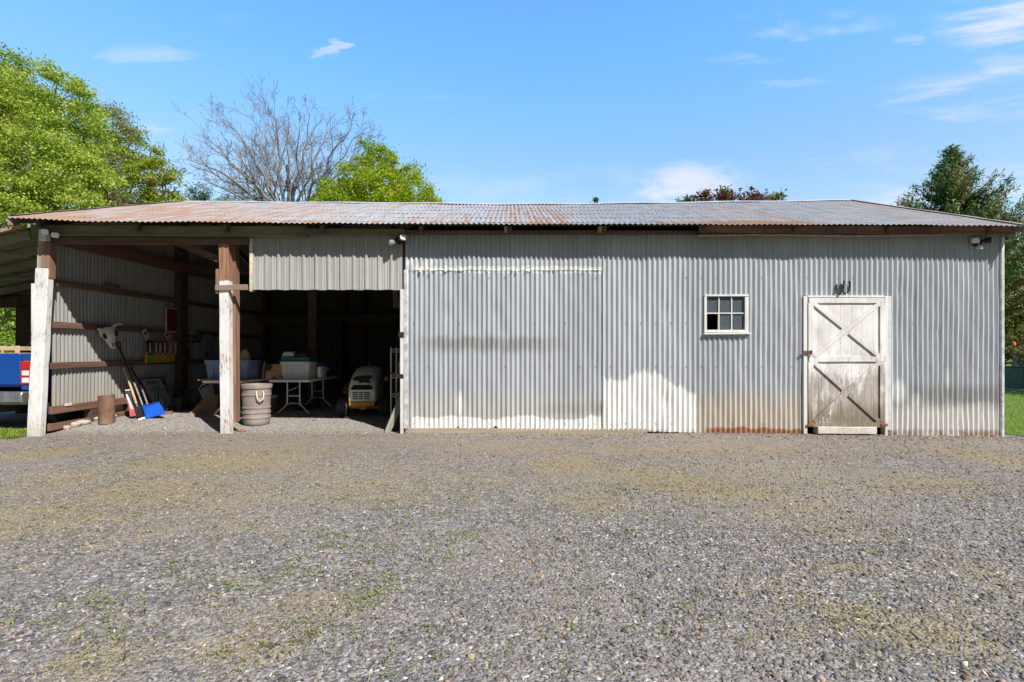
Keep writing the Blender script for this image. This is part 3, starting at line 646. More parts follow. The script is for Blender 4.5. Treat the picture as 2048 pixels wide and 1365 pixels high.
# sill and jamb
for xa, xb, z in ((-1.58,0.52,0.055),(0.525,2.0,0.05)): part('sill_beam', MB().beam((xa,7.735,z-0.03), (xb,7.735,z-0.035), 0.09, 0.115, segs=4, jit=0.004), M_['sill'], bevel=0.005)
part('door_jamb', MB().box(-1.648,-1.603,7.655,7.80,-0.02,2.13), M_['peel_lite'], bevel=0.004)
part('jamb_strap', MB().box(-1.67,-1.59,7.648,7.656,1.42,1.50), M_['iron'])
part('jamb_strap', MB().box(-1.67,-1.60,7.648,7.656,0.82,0.88), M_['iron'])
# window
win = part('window', MB().box(wx0-0.006,wx0+0.030,7.672,7.76,wz0-0.01,wz1-0.021).box(wx1-0.046,wx1+0.006,7.672,7.76,wz0-0.01,wz1-0.028)
           .box(wx0-0.004,wx1+0.008,7.669,7.76,wz1-0.020,wz1+0.006).box(wx0+0.031,wx1-0.047,7.672,7.76,wz0-0.008,wz0+0.032), M_['peel_lite'], bevel=0.003)
ax0, ax1, az0, az1 = wx0+0.030, wx1-0.046, wz0+0.032, wz1-0.020
mb = MB(); cw = (ax1-ax0)/3; ch = (az1-az0)/2
for k in (1, 2): mb.box(ax0+k*cw-0.008, ax0+k*cw+0.008, 7.695, 7.735, az0, az1)
mb.box(ax0, ax1, 7.693, 7.737, az0+ch-0.008, az0+ch+0.008)
part('muntin', mb, M_['peel_lite'], win)
mb = MB()
for i in range(3):
    for j in range(2):
        if (i, j) != (0, 0): mb.box(ax0+i*cw+0.008, ax0+(i+1)*cw-0.008, 7.712, 7.716, az0+j*ch+0.008, az0+(j+1)*ch-0.008)
part('pane', mb, M_['pane'], win, smooth=0)
part('sill', MB().beam((wx0-0.02,7.665,wz0-0.028), (wx1+0.03,7.665,wz0-0.022), 0.06, 0.022), M_['peel_lite'], win, bevel=0.003)
# door with two crossbucks
px0, px1, pz0, pz1 = 4.362, 5.488, 0.105, 2.005
mb = MB(); nb = 7
for i in range(nb):
    a, b = lerp(px0, px1, i/nb), lerp(px0, px1, (i+1)/nb); mb.box(a+0.001, b-0.001, 7.668, 7.692, pz0+random.uniform(-0.012,0.006), pz1)
door = part('door', mb, M_['door'], bevel=0.0015)
def strip(name, a, b, w, y0=7.668, t=0.022):
    return part(name, MB().beam((a[0], y0-t/2, a[1]), (b[0], y0-t/2, b[1]), t, w, up=(0,0,1) if abs(b[0]-a[0]) > abs(b[1]-a[1]) else (1,0,0), segs=4, jit=0.0015), M_['door_trim'], door, bevel=0.002)
M_['door_trim'] = door_mat(); M_['door_trim'].name = 'weathered_door_trim'
w = 0.075
strip('rail', (px0+0.01,1.965), (px1-0.01,1.965), 0.075); strip('rail', (px0+0.01,1.10), (px1-0.01,1.10), 0.075); strip('rail', (px0+0.005,0.14), (px1-0.005,0.135), 0.075)
strip('stile', (px0+0.035,0.18), (px0+0.035,1.06), w); strip('stile', (px0+0.035,1.14), (px0+0.035,1.925), w)
strip('stile', (px1-0.035,0.18), (px1-0.035,1.06), w); strip('stile', (px1-0.035,1.14), (px1-0.035,1.925), w)
for za, zb in ((1.14,1.925),(0.18,1.06)):
    strip('brace', (px0+0.08,za), (px1-0.08,zb), 0.062, 7.666, 0.026)
    xm, zm = (px0+px1)/2, (za+zb)/2; ux, uz = (px1-px0-0.16), (zb-za); L = math.hypot(ux, uz); g = 0.06/L
    strip('brace', (px0+0.08,zb), (xm-ux*g,zm+uz*g), 0.058); strip('brace', (xm+ux*g,zm-uz*g), (px1-0.08,za), 0.058)
part('latch', MB().box(4.275,4.40,7.628,7.64,1.185,1.225).box(4.385,4.40,7.615,7.628,1.16,1.235), M_['rust_latch'], door, bevel=0.003)
for xh, zh in ((4.385,0.13),(5.47,0.135)): part('hinge', MB().box(xh-0.05,xh+0.05,7.636,7.645,zh-0.02,zh+0.02), M_['rust_latch'], door, bevel=0.002)
M_['pale_steel'] = simple('painted_steel_trim', (0.55,0.56,0.57), 0.5, 0.1, 0.12, 6)
frm = part('door_frame', MB().box(4.298,4.352,7.66,7.76,0.0,2.035).box(5.497,5.535,7.66,7.76,-0.03,2.035).box(4.36,5.492,7.66,7.76,2.012,2.04), M_['peel_lite'], bevel=0.003)
part('trim_board', MB().box(5.538,5.60,7.676,7.70,0.05,2.03), M_['pale_steel'], frm, bevel=0.003)
part('corner_trim', MB().box(7.225,7.275,7.675,7.72,-0.05,2.92), simple('corner_steel', (0.58,0.59,0.60), 0.45, 0.2), bevel=0.012)
part('corner_trim', MB().box(-1.60,-1.535,7.672,7.70,0.07,2.42), simple('corner_steel_pale', (0.55,0.555,0.56), 0.45, 0.2), bevel=0.01)
# concrete step under the door; the closed half behind it stays empty
step = obj('concrete_step', MB().beam((4.49,7.70,0.055), (5.36,7.70,0.05), 0.14, 0.105, segs=4, jit=0.006), M_['concrete'], bevel=0.01)
tag(step, 'whitened concrete block under the crossbuck door', 'step')
# horseshoes over the door
def horseshoe(px, py, w, h, rz, rx, label):
    c = W(px, py, 7.675); t = thing('horseshoe', label, 'horseshoe', c, rz); mb = MB(); pts = []
    for k in range(15):
        a = math.pi*(1.06+0.88*k/14); pts.append((w*math.cos(a)*(1 if k not in (0,14) else .9), -0.012-rx*math.sin(a)*0.03, h*(math.sin(a))*0.55+h*0.05))
    pts = [(-w*0.82,-0.014,h*0.5),(-w*0.98,-0.013,h*0.25)]+pts+[(w*0.98,-0.013,h*0.25),(w*0.82,-0.014,h*0.5)]
    mb.tube(pts, 0.0115, 6); obj('shoe', mb, M_['iron'], t)
    for sx in (-1, 1): obj('heel_calk', MB().box(sx*w*0.8-0.011, sx*w*0.8+0.011, -0.024, -0.004, h*0.46, h*0.56), M_['iron'], t)
    return t
horseshoe(1692, 576, 0.062, 0.17, 0.25, 1, 'upright black iron horseshoe nailed above the white door')
horseshoe(1678, 580, 0.036, 0.14, -0.5, -1, 'narrow turned black horseshoe hanging beside the upright one')
# ================================================================= LAMPS
M_['lamp_body'] = simple('grey_lamp_housing', (0.20,0.20,0.19), 0.5)
def floodlight(label, px, py, Y, heads, sensor=False, boxy=None):
    c = W(px, py, Y); t = thing('security_light', label, 'security light', c)
    obj('base_plate', MB().lathe([(0.0,0.03),(0.05,0.03),(0.055,0.0),(0.055,-0.04)], n=16, axis='Y') if not boxy else MB().box(*boxy), M_['lampwhite'] if boxy else M_['iron'], t, bevel=0.004)
    for hx, hz, dx, dy, dz, lit in heads:
        p = Vector((hx, -0.03, hz)); d = Vector((dx, dy, dz)).normalized()
        mb = MB(); q = p+d*0.11
        side = d.cross(Vector((0,0,1))).normalized(); up = side.cross(d)
        rings = []
        for s, r, sq in ((0,0.018,1),(0.03,0.03,1),(0.05,0.046,1.0),(0.10,0.050,1)):
            sq_ = lambda q_: math.copysign(abs(q_)**0.55, q_); rings.append([p+d*s+side*(r*sq_(math.cos(a)))+up*(r*0.85*sq_(math.sin(a))) for a in [2*math.pi*k/14 for k in range(14)]])
        mb.loft(rings); h = obj('lamp_head', mb, M_['lamp_body'] if lit != 2 else M_['iron'], t)
        mb = MB(); e = p+d*0.1005
        mb.loft([[e+d*(0.001+k*0.006)+side*((0.046-k*0.006)*sq_(math.cos(a)))+up*((0.039-k*0.006)*sq_(math.sin(a))) for a in [2*math.pi*j/14 for j in range(14)]] for k in range(2)])
        obj('lens', mb, M_['lens'], h)
        obj('swivel_arm', MB().tube([(0,0,0),(hx*0.5,-0.03,hz*0.4),tuple(p)], 0.011, 6), M_['iron'], t)
    if sensor: obj('motion_sensor', MB().box(-0.03,0.03,-0.085,-0.03,-0.105,-0.055).tube([(0,-0.03,0),(0,-0.05,-0.06)], 0.012, 6), M_['lampwhite'], t, bevel=0.008)
    return t
floodlight('twin security light on the white corner post under the eave', 92, 468, 7.50, [(0.06,0.03,0.25,-0.75,-0.25,1),(0.13,0.0,0.7,-0.5,-0.35,2)], boxy=(-0.09,0.02,-0.02,0.05,-0.10,0.06))
floodlight('twin security light where the ribbed header meets the grey wall', 798, 482, 7.62, [(0.03,0.015,0.55,-0.8,0.1,1),(-0.03,-0.03,-0.75,-0.45,-0.15,1)])
floodlight('security light with motion sensor at the right end of the grey wall', 1953, 486, 7.66, [(-0.02,0.02,-0.75,-0.6,-0.05,1),(0.05,0.02,0.8,-0.45,0.05,2)], sensor=True)

# ================================================================= CARPORT AND TRUCK
cp = thing('carport', 'open lean-to carport with olive rafters beside the barn', 'carport', (-9.2, 8.9, 0))
cz = lambda x: min(2.93, 1.21+3.115+0.2*x)
def cpart(n, mb, m, bevel=0.004, label=None): return obj(n, mb, m, cp, world=True, bevel=bevel, label=label)
mb = corr(MB(), -12.5, -6.98, lambda x: 7.42, lambda x: 10.75, 0.0762, 0.017, lambda s, h, d: (s, h, cz(s)+0.075+d), rows=6)
# corrugation runs down the slope: swap so ribs follow x
mb = MB(); Ys = np.arange(7.42, 10.75, 0.0762/8); P = []
for i in range(8):
    x = lerp(-12.5, -6.98, i/7)
    for y in Ys: P.append((x, y, cz(x)+0.08+profile(y, 0.0762, 0.017)))
mb.grid(P, len(Ys), 8)
cpart('roof_sheet', mb, M_['roof'], 0)
for y in (7.56, 8.22, 8.78, 9.38, 9.94, 10.5):
    cpart('rafter', MB().beam((-12.4,y,cz(-12.4)-0.01), (-7.0,y,cz(-7.0)-0.01), 0.05, 0.13, segs=4, jit=0.003), M_['olive_x'])
mb = MB().grid([(x, y, cz(x)+0.067) for y in np.arange(7.44,10.8,0.25) for x in (-12.45,-11,-10,-9,-8,-7.0)], 6, 14); cpart('roof_deck', mb, M_['olive_x'], 0)
for x in (-7.15, -8.0, -8.9, -9.8, -10.7, -11.6): cpart('roof_batten', MB().beam((x,7.45,cz(x)+0.060), (x,10.7,cz(x)+0.060), 0.09, 0.022), M_['olive_x'])
mb = MB(); P = []
for i in range(30):
    x = lerp(-12.5, -6.99, i/29); h = lerp(0.20, 0.03, (i/29)**1.3); z = cz(x)+0.085
    P.append([(x,7.43,z+0.02),(x,7.405,z+0.012),(x,7.40,z-h),(x,7.42,z-h-0.005)])
mb.grid([q[k] for k in range(4) for q in P], 30, 4); cpart('barge_flashing', mb, M_['roof'], 0, 'pale grey folded edge of the carport roof')
cpart('beam', MB().beam((-12.4,10.42,2.20), (-7.0,10.42,2.22), 0.14, 0.22, segs=4, jit=0.004), M_['olive_dark'])
mb = MB().box(-12.4,-7.0,10.50,10.53,2.3,2.62); cpart('gable_board', mb, M_['olive_dark'])
cpart('post', MB().beam((-9.70,10.42,-0.05), (-9.70,10.42,2.10), 0.30, 0.22, up=(0,1,0), segs=3, jit=0.004), M_['olive_dark'])
cpart('post', MB().beam((-12.3,10.42,-0.05), (-12.3,10.42,2.10), 0.18, 0.18, up=(0,1,0)), M_['olive_dark'])
cpart('post', MB().beam((-12.3,7.6,-0.05), (-12.3,7.6,1.85), 0.16, 0.16, up=(0,1,0)), M_['olive_dark'])

tr = thing('pickup_truck', 'blue pickup truck parked nose in under the carport', 'pickup truck', (-8.40, 10.7, 0))
def tp(n, mb, m, parent=None, bevel=0.01, label=None): return obj(n, mb, m, parent or tr, world=True, bevel=bevel, label=label)
TX0, TX1 = -9.42, -7.37; TC = (TX0+TX1)/2
def sect(y, w, z0, z1, tum=0.0):
    return [(TC-w, y, z0), (TC+w, y, z0), (TC+w+0.0, y, (z0+z1)/2), (TC+w-tum, y, z1-0.03), (TC+w-tum-0.04, y, z1), (TC-w+tum+0.04, y, z1), (TC-w+tum, y, z1-0.03), (TC-w, y, (z0+z1)/2)]
hw = (TX1-TX0)/2
mb = MB()
mb.box(TX0, TX0+0.09, 8.02, 9.95, 0.60, 1.19).box(TX1-0.09, TX1, 8.02, 9.95, 0.60, 1.19).box(TX0+0.09, TX1-0.09, 8.06, 9.95, 0.66, 0.74).box(TX0+0.09, TX1-0.09, 9.87, 9.95, 0.74, 1.17)
mb.loft([sect(9.96, hw, 0.5, 1.20, 0.02), sect(12.2, hw, 0.5, 1.20, 0.02), sect(13.9, hw-0.06, 0.52, 1.12, 0.08), sect(14.05, hw-0.12, 0.55, 1.0, 0.1)])
body = tp('body', mb, M_['bluecar'], bevel=0.03)
cabr = [sect(9.97, hw-0.05, 1.19, 1.24), sect(9.99, hw-0.06, 1.22, 1.50, 0.10), sect(10.05, hw-0.18, 1.3, 1.66, 0.12)]
mb = MB()
def cring(z, y0, y1, w): return [(TC-w,y0,z),(TC+w,y0,z),(TC+w,y1,z),(TC-w,y1,z)]
mb.loft([cring(1.19,9.97,12.3,hw-0.03), cring(1.30,9.98,12.15,hw-0.07), cring(1.52,10.06,11.75,hw-0.20), cring(1.66,10.14,11.5,hw-0.34), cring(1.70,10.25,11.3,hw-0.5)])
tp('cab', mb, M_['blackpl'], bevel=0.03)
mb = MB(); mb.add([(TC-hw+0.10,9.965,1.24),(TC+hw-0.10,9.965,1.24),(TC+hw-0.26,10.055,1.53),(TC-hw+0.26,10.055,1.53)], [(0,1,2,3)])
gl = tp('rear_window', MB().prism([(-hw+0.10,0),(hw-0.10,0),(hw-0.27,0.29),(-hw+0.27,0.29)], (TC,9.968,1.235), (1,0,0), (0,0.25,0.968), 0.004), M_['truckglass'], bevel=0)
tp('sticker', MB().prism([(0,0),(0.085,0),(0.085,0.085),(0,0.085)], (-9.215,9.995,1.335), (1,0,0), (0,0.25,0.968), 0.003), M_['stickergreen'], gl, 0, 'pale square sticker')
tp('sticker', MB().prism([(0.05*math.cos(a),0.032*math.sin(a)) for a in [k*0.5236 for k in range(12)]], (-9.245,9.972,1.275), (1,0,0), (0,0.25,0.968), 0.003), M_['stickergreen'], gl, 0, 'oval green and white sticker')
tp('tailgate', MB().box(TX0+0.19, TX1-0.185, 7.985, 8.05, 0.70, 1.185), M_['bluecar'], bevel=0.015)
mb = MB().box(TX1-0.175, TX1-0.005, 7.99, 8.03, 0.62, 0.70).box(TX1-0.175, TX1-0.005, 7.99, 8.03, 1.07, 1.185)
mb.box(TX0+0.005, TX0+0.18, 7.99, 8.03, 0.62, 0.70).box(TX0+0.005, TX0+0.18, 7.99, 8.03, 1.07, 1.185)
tp('bed_corner', mb, M_['bluecar'], bevel=0.012)
for xa, xb in ((TX1-0.178, TX1-0.003), (TX0+0.003, TX0+0.182)):
    tl = tp('tail_light', MB().box(xa, xb, 7.978, 8.03, 0.705, 1.065), M_['redlens'], bevel=0.012)
    for z in (0.775, 0.885): tp('reversing_lens', MB().box((xa+xb)/2-0.058, (xa+xb)/2+0.05, 7.973, 7.98, z-0.04, z+0.035), M_['lens'], tl, 0.006)
    tp('reflector_ridges', MB().box(xa+0.02, xb-0.02, 7.974, 7.98, 0.955, 0.962).box(xa+0.02, xb-0.02, 7.974, 7.98, 1.0, 1.006), M_['redpaint'], tl, 0)
tp('bumper', MB().loft([[(x, y, z) for y, z in ((7.86,0.60),(7.84,0.56),(7.85,0.44),(7.93,0.40),(8.05,0.42),(8.05,0.60))] for x in (TX0+0.04, TX0+0.12, TX1-0.14, TX1-0.03)]), M_['chrome'], bevel=0.015)
tp('undercarriage', MB().box(TX0+0.35, TX1-0.35, 8.1, 13.6, 0.38, 0.60).tube([(TX0+0.2,8.95,0.38),(TX1-0.2,8.95,0.38)], 0.05, 8).box(TC-0.12, TC+0.12, 7.95, 8.2, 0.33, 0.42), M_['black'])
def wheel_parts(xc, yc, r, w, nm='wheel'):
    wprof = [(r*0.62,-w/2),(r*0.9,-w/2),(r*0.98,-w*0.36),(r,-w*0.2),(r,w*0.2),(r*0.98,w*0.36),(r*0.9,w/2),(r*0.62,w/2)]
    wh = tp('wheel', MB().lathe([(a,b) for a,b in wprof], (xc,yc,r), 28, 'X'), M_['rubber'], bevel=0)
    tp('rim', MB().lathe([(0.0,-w*0.30),(r*0.2,-w*0.32),(r*0.55,-w*0.38),(r*0.63,-w*0.46),(r*0.63,w*0.46),(r*0.55,w*0.38),(0.0,w*0.3)], (xc,yc,r), 20, 'X'), M_['chrome'], wh, 0)
for x in (TX0+0.14, TX1-0.16):
    for y in (8.95, 12.75): wheel_parts(x, y, 0.39, 0.25)
tp('spare_tyre', MB().lathe([(0.18,0.24),(0.34,0.24),(0.37,0.30),(0.37,0.38),(0.34,0.44),(0.18,0.44)], (TC-0.05,8.62,0), 24), M_['rubber'], bevel=0)
cr = thing('slatted_crate', 'pale wooden slatted crate standing in the blue truck bed', 'crate', (-9.02, 9.2, 0.75))
for ya in (9.02, 9.365):
    mb = MB()
    for k in range(5): z = 0.84+k*0.10; mb.box(-9.36,-8.73,ya,ya+0.015,z,z+0.062)
    obj('slats', mb, M_['pine'], cr, world=True, bevel=0.002)
for xa in (-9.36,-8.745):
    mb = MB()
    for k in range(5): z = 0.84+k*0.10; mb.box(xa,xa+0.015,9.036,9.364,z,z+0.062)
    obj('end_slats', mb, M_['pine'], cr, world=True, bevel=0.002)
for x, y, w_ in ((-9.36,9.005,.07),(-8.80,9.005,.07),(-9.345,9.34,.03),(-8.775,9.34,.03)): obj('corner_post', MB().box(x,x+w_,y,y+0.014,0.76,1.312), M_['pine'], cr, world=True, bevel=0.002)
obj('floor_board', MB().box(-9.34,-8.75,9.04,9.36,0.755,0.79), M_['pine'], cr, world=True)

cr.location = (-9.02+1.05, 9.2-0.90, 0.74)
# ================================================================= ALONG THE LEFT WALL
GH = ground_h
c = (-6.50, 8.34); t = thing('steel_pipe', 'rusty open steel pipe standing upright by the left wall', 'pipe', (*c, GH(*c)))
obj('pipe_shell', MB().lathe([(0.110,0.0),(0.112,0.2),(0.111,0.445),(0.103,0.445),(0.102,0.02),(0.0,0.02)], n=30, wob=0.012), M_['rusty'], t)
obj('lug', MB().box(0.085,0.105,-0.02,0.02,0.445,0.47), M_['rusty'], t)
for i, (px, py, r, h) in enumerate(((140,848,.11,.05),(119,850,.085,.05),(150,842,.13,.045),(165,838,.09,.05),(110,853,.06,.04))):
    y = CZ*F/(py+8-HY); x = (px-CX)*y/F; x = max(x, -6.88); mb = MB(); rr = random.Random(i)
    prof = [[(r*1.3*math.cos(a)*k*(1+.25*rr.random()), r*0.8*math.sin(a)*k*(1+.25*rr.random()), z+rr.uniform(-.006,.006)) for a in [j*0.628 for j in range(10)]] for k, z in ((0.8,-0.02),(1.0,h*0.4),(0.9,h*0.85),(0.45,h))]
    lab = ['largest flat pale fieldstone under the left wall','rounded fieldstone near the white corner post','long thin fieldstone lying behind the flat ones','fieldstone closest to the rusty pipe','small stone at the foot of the corner post'][i]
    o = obj('fieldstone', mb.loft(prof), M_['fieldstone'], smooth=50); o.location = (x, y, GH(x, y)+0.02); o.rotation_euler = (0,0,rr.uniform(-.4,.4)); tag(o, lab, 'stone', 'stones under the left wall')
# snow shovels
def P3(px, py, Y): return W(px, py, Y)
bs = thing('snow_shovel', 'bright blue snow shovel with black and silver handle', 'snow shovel', (-6.2, 8.9, GH(-6.2,8.9)))
BL, BR, TR, TL = W(290,838,8.78), W(331,828,8.80), W(318,805,9.0), W(284,813,9.0)
mb = MB(); P = []; nu, nv = 13, 9
nrm = (BR-BL).cross(TL-BL).normalized()
for j in range(nv):
    v = j/(nv-1)
    for i in range(nu):
        u = i/(nu-1); p = (BL.lerp(BR, u)).lerp(TL.lerp(TR, u), v)
        cup = -0.05*math.sin(math.pi*v)*0.9-0.012*(1-abs(2*u-1)); rib = 0.006*max(0, math.sin(u*math.pi*5))*(1-v*0.6)
        P.append(p-nrm*(cup*-0.6)+nrm*rib*1.2)
mb.grid(P, nu, nv); mb.grid([p-nrm*0.006 for p in P], nu, nv)
bl = obj('blade', mb, M_['bluepl'], bs, world=True, smooth=60)
top_mid = TL.lerp(TR, 0.42)
obj('rim', MB().tube([tuple(TL.lerp(TR,k/6)+nrm*0.004) for k in range(7)], 0.009, 6), M_['bluepl'], bl, world=False)
a, b = tuple(TL.lerp(TR,0.4)-Vector((0,0,0.05))), tuple(W(281,770,9.25)); c2 = tuple(W(262,736,9.3))
obj('shaft', MB().tube([a, b], 0.014, 10), M_['steel'], bs, world=True); obj('grip', MB().tube([b, c2], 0.016, 10).tube([tuple(W(259,738,9.3)), c2, tuple(W(266,733,9.32))], 0.013, 8), M_['blackpl'], bs, world=True)
sh = thing('scoop_shovel', 'black bladed snow shovel with a wooden handle', 'snow shovel', (-6.4, 8.85, GH(-6.4,8.85)))
BL, BR, TR, TL = W(277,840,8.66), W(289,836,8.72), W(279,809,8.95), W(263,812,8.92)
mb = MB(); P = []; nrm = (BR-BL).cross(TL-BL).normalized()
for j in range(9):
    v = j/8
    for i in range(9):
        u = i/8; p = (BL.lerp(BR, u)).lerp(TL.lerp(TR, u), v); P.append(p-nrm*(0.05*math.sin(math.pi*v)-0.02*abs(2*u-1))+nrm*0.006*math.sin(u*19))
mb.grid(P, 9, 9); mb.grid([p-nrm*0.006 for p in P], 9, 9); bl = obj('blade', mb, M_['blackpl'], sh, world=True, smooth=60)
obj('lip', MB().tube([tuple(BL.lerp(BR,k/5)) for k in range(6)], 0.012, 6), M_['steel'], bl)
obj('handle', MB().tube([tuple(W(275,815,8.92)), tuple(W(262,775,9.05)), tuple(W(247,736,9.05))], [0.019,0.017,0.015], 10), M_['handle'], sh, world=True)
obj('socket', MB().tube([tuple(W(275,815,8.92)), tuple(W(273,808,8.94))], 0.023, 8).tube([tuple(TL), tuple(TL.lerp(TR,.5)+Vector((0,0,0.02))), tuple(TR)], 0.011, 6), M_['blackpl'], sh, world=True)
lt = thing('long_handled_tool', 'tall black and silver handled tool leaning highest on the wall', 'tool', (-6.3, 9.0, GH(-6.3,9.0)))
obj('shaft', MB().tube([tuple(W(286,813,9.06)), tuple(W(268,765,9.08))], 0.014, 10), M_['steel'], lt, world=True)
obj('grip_shaft', MB().tube([tuple(W(268,765,9.08)), tuple(W(240,699,9.06))], 0.016, 10), M_['blackpl'], lt, world=True)
g0 = W(237,690,9.06); obj('d_handle', MB().tube([tuple(W(240,699,9.06)), tuple(g0+Vector((-0.03,0,0.01))), tuple(g0+Vector((-0.02,0,0.05))), tuple(g0+Vector((0.035,0,0.03))), tuple(W(240.5,699,9.06))], 0.011, 8), M_['blackpl'], lt, world=True)
obj('tool_head', MB().beam(tuple(W(284,812,9.05)), tuple(W(291,835,9.0)), 0.16, 0.02, up=(0,1,0.4)), M_['blackpl'], lt, world=True)
sb = thing('striped_board', 'narrow red, white and black board leaning left of the shovels', 'board', (-6.55, 8.75, GH(-6.55,8.75)))
A, B = W(254,780,8.98), W(265,833,8.74); ud = (B-A).normalized(); wd = Vector((0.75,0.66,0)).normalized(); wd = (wd-ud*wd.dot(ud)).normalized(); L = (B-A).length
fn = wd.cross(-ud)
obj('board', MB().prism([(-0.03,0),(0.045,0),(0.045,L),(-0.03,L)], A, wd, ud, 0.012), M_['blackpl'], sb, world=True, bevel=0.002)
obj('red_stripe', MB().prism([(-0.031,0.12),(0.0,0.14),(0.044,L*0.72),(0.044,L+0.002),(-0.031,L+0.002)], A-wd.cross(ud)*0.0025, wd, ud, 0.002), M_['redpaint'], sb, world=True)
obj('white_stripe', MB().prism([(-0.031,0.10),(-0.008,0.10),(0.03,L*0.74),(0.002,L*0.74)], A-wd.cross(ud)*0.005, wd, ud, 0.002), M_['signwhite'], sb, world=True)
obj('white_cap', MB().prism([(-0.028,0.0),(0.043,0.0),(0.043,0.02),(-0.028,0.02)], A-wd.cross(ud)*0.0025, wd, ud, 0.002), M_['signwhite'], sb, world=True)
# enamel sign leaning on the wall
hs = thing('enamel_sign', "grey HERSHEY'S sign leaning on the wall behind the blue shovel", 'sign', (-6.6, 9.75, GH(-6.6,9.75)))
Ab, At = Vector((-6.48,9.50,GH(-6.5,9.6)+0.01)), Vector((-6.80,9.50,0.70)); v = (At-Ab).normalized(); u = Vector((0,1,0)); H = (At-Ab).length; nn = u.cross(v)
obj('panel', MB().prism([(0,0),(0.53,0),(0.53,H),(0,H)], Ab, u, v, 0.008), M_['signgrey'], hs, world=True)
obj('frame', MB().prism([(-0.02,0),(0,0),(0,H),(-0.02,H)], Ab, u, v, 0.016).prism([(-0.02,H),(0.55,H),(0.55,H+0.022),(-0.02,H+0.022)], Ab, u, v, 0.016).prism([(0.53,0),(0.55,0),(0.55,H),(0.53,H)], Ab, u, v, 0.016), M_['signred'], hs, world=True, bevel=0.002)
text_part('lettering', "HERSHEY'S", 0.085, M_['signink'], hs, Ab+u*0.265+v*(H-0.09)+nn*0.0095, u, v, width=0.31)
text_part('lettering', "Ice Cream", 0.055, M_['signink'], hs, Ab+u*0.285+v*(H-0.175)+nn*0.0095, u, v, width=0.20, shear=0.3)
# wire plant stand
ws = thing('wire_stand', 'thin black wire plant stand before the grey lettered sign', 'plant stand', W(318,832,9.4))
mb = MB(); base = [W(308,822,9.35), W(316,832,9.3), W(327,829,9.35), W(331,818,9.6)]; topc = [W(309,779,9.5), W(313,778,9.45), W(320,777,9.45), W(326,776,9.55)]
for p, q in zip(base, topc): mb.tube([tuple(p), tuple(p.lerp(q,.5)+Vector((0.015,0,0))), tuple(q)], 0.005, 5)
mb.tube([tuple(W(307,779,9.5)), tuple(W(327,777,9.5))], 0.006, 5).tube([tuple(W(316,762,9.55)), tuple(W(316.5,777,9.5)), tuple(W(318,829,9.45))], 0.006, 5)
obj('wire_frame', mb, M_['iron'], ws, world=True)
sc = thing('scroll_holder', 'dark iron scrollwork holder with small glass cup near the dark post', 'candle holder', (-6.62,10.2,GH(-6.62,10.2)))
mb = MB(); q = W(328,790,10.2)
for k, (zz, s) in enumerate(((0.10,1),(0.24,-1),(0.36,1))):
    mb.tube([tuple(q+Vector((s*0.06*math.sin(a)*(1-a/9), 0.02*math.cos(a), zz+0.06*math.cos(a)*(1-a/9)))) for a in [j*0.6 for j in range(11)]], 0.007, 5)
mb.tube([tuple(W(330,832,10.2)), tuple(W(329,790,10.2)), tuple(W(328,757,10.2))], 0.009, 6); obj('scrollwork', mb, M_['iron'], sc, world=True)
obj('glass_cup', MB().lathe([(0.0,0),(0.022,0.0),(0.028,0.05),(0.028,0.07)], tuple(W(329,784,10.13)), 12), M_['lens'], sc, world=True)
def jack_stand(label, x, y, h):
    t = thing('iron_stand', label, 'stand', (x, y, GH(x, y)), 0, 'cast iron stands by the dark post')
    obj('column', MB().lathe([(0.03,0.03),(0.022,0.10),(0.02,h*0.7),(0.035,h*0.86),(0.075,h*0.90),(0.08,h),(0,h)], n=12), M_['iron'], t)
    for k in range(3):
        a = k*2.094+0.4; obj('leg', MB().tube([(0,0,0.16),(0.09*math.cos(a),0.09*math.sin(a),0.10),(0.15*math.cos(a),0.15*math.sin(a),0.012)], 0.013, 6), M_['iron'], t)
    return t
j1 = jack_stand('shorter dark iron stand closest to the grey sign', -6.30, 9.62, 0.40)
j2 = dup(j1, (-6.22, 10.0, GH(-6.22,10.0)), 0.7, 'dark iron stand standing further from the grey sign')
o = obj('storage_box', MB().box(-6.52,-6.34,9.95,10.2,0.02,0.33), M_['card'], bevel=0.006); tag(o, 'dark brown box between the two iron stands', 'box')
o = obj('brick', MB().box(-0.07,0.06,-0.047,0.047,0,0.045), M_['brick'], bevel=0.004); o.location = (*W(334,830,9.42).xy, GH(-6.2,9.4)); o.location.x = -6.22; o.rotation_euler=(0,0,0.2); tag(o, 'red brick lying beside the blue shovel blade', 'brick')
o = obj('brick', MB().box(-0.06,0.06,-0.047,0.047,0,0.04), M_['brick'], bevel=0.006); o.location = (-4.05,7.78,GH(-4.05,7.78)-0.01); o.rotation_euler=(0,0,-0.3); tag(o, 'broken red brick at the foot of the middle post', 'brick')
o = obj('paper_scrap', MB().grid([(x*0.05, y*0.03, 0.01+0.008*math.sin(x*2+y)) for y in range(3) for x in range(4)], 4, 3), M_['signwhite']); o.location = (-6.09,9.62,GH(-6.1,9.6)+0.004); o.rotation_euler=(0,0,0.3); tag(o, 'small white paper scrap on the gravel by the leaning board', 'paper')
o = obj('paper_scrap', MB().box(0,0.012,-0.06,0.06,-0.02,0.02), M_['signwhite']); o.location = (-6.832,8.0,0.40); tag(o, 'small white scrap resting on the lowest wall rail', 'paper')
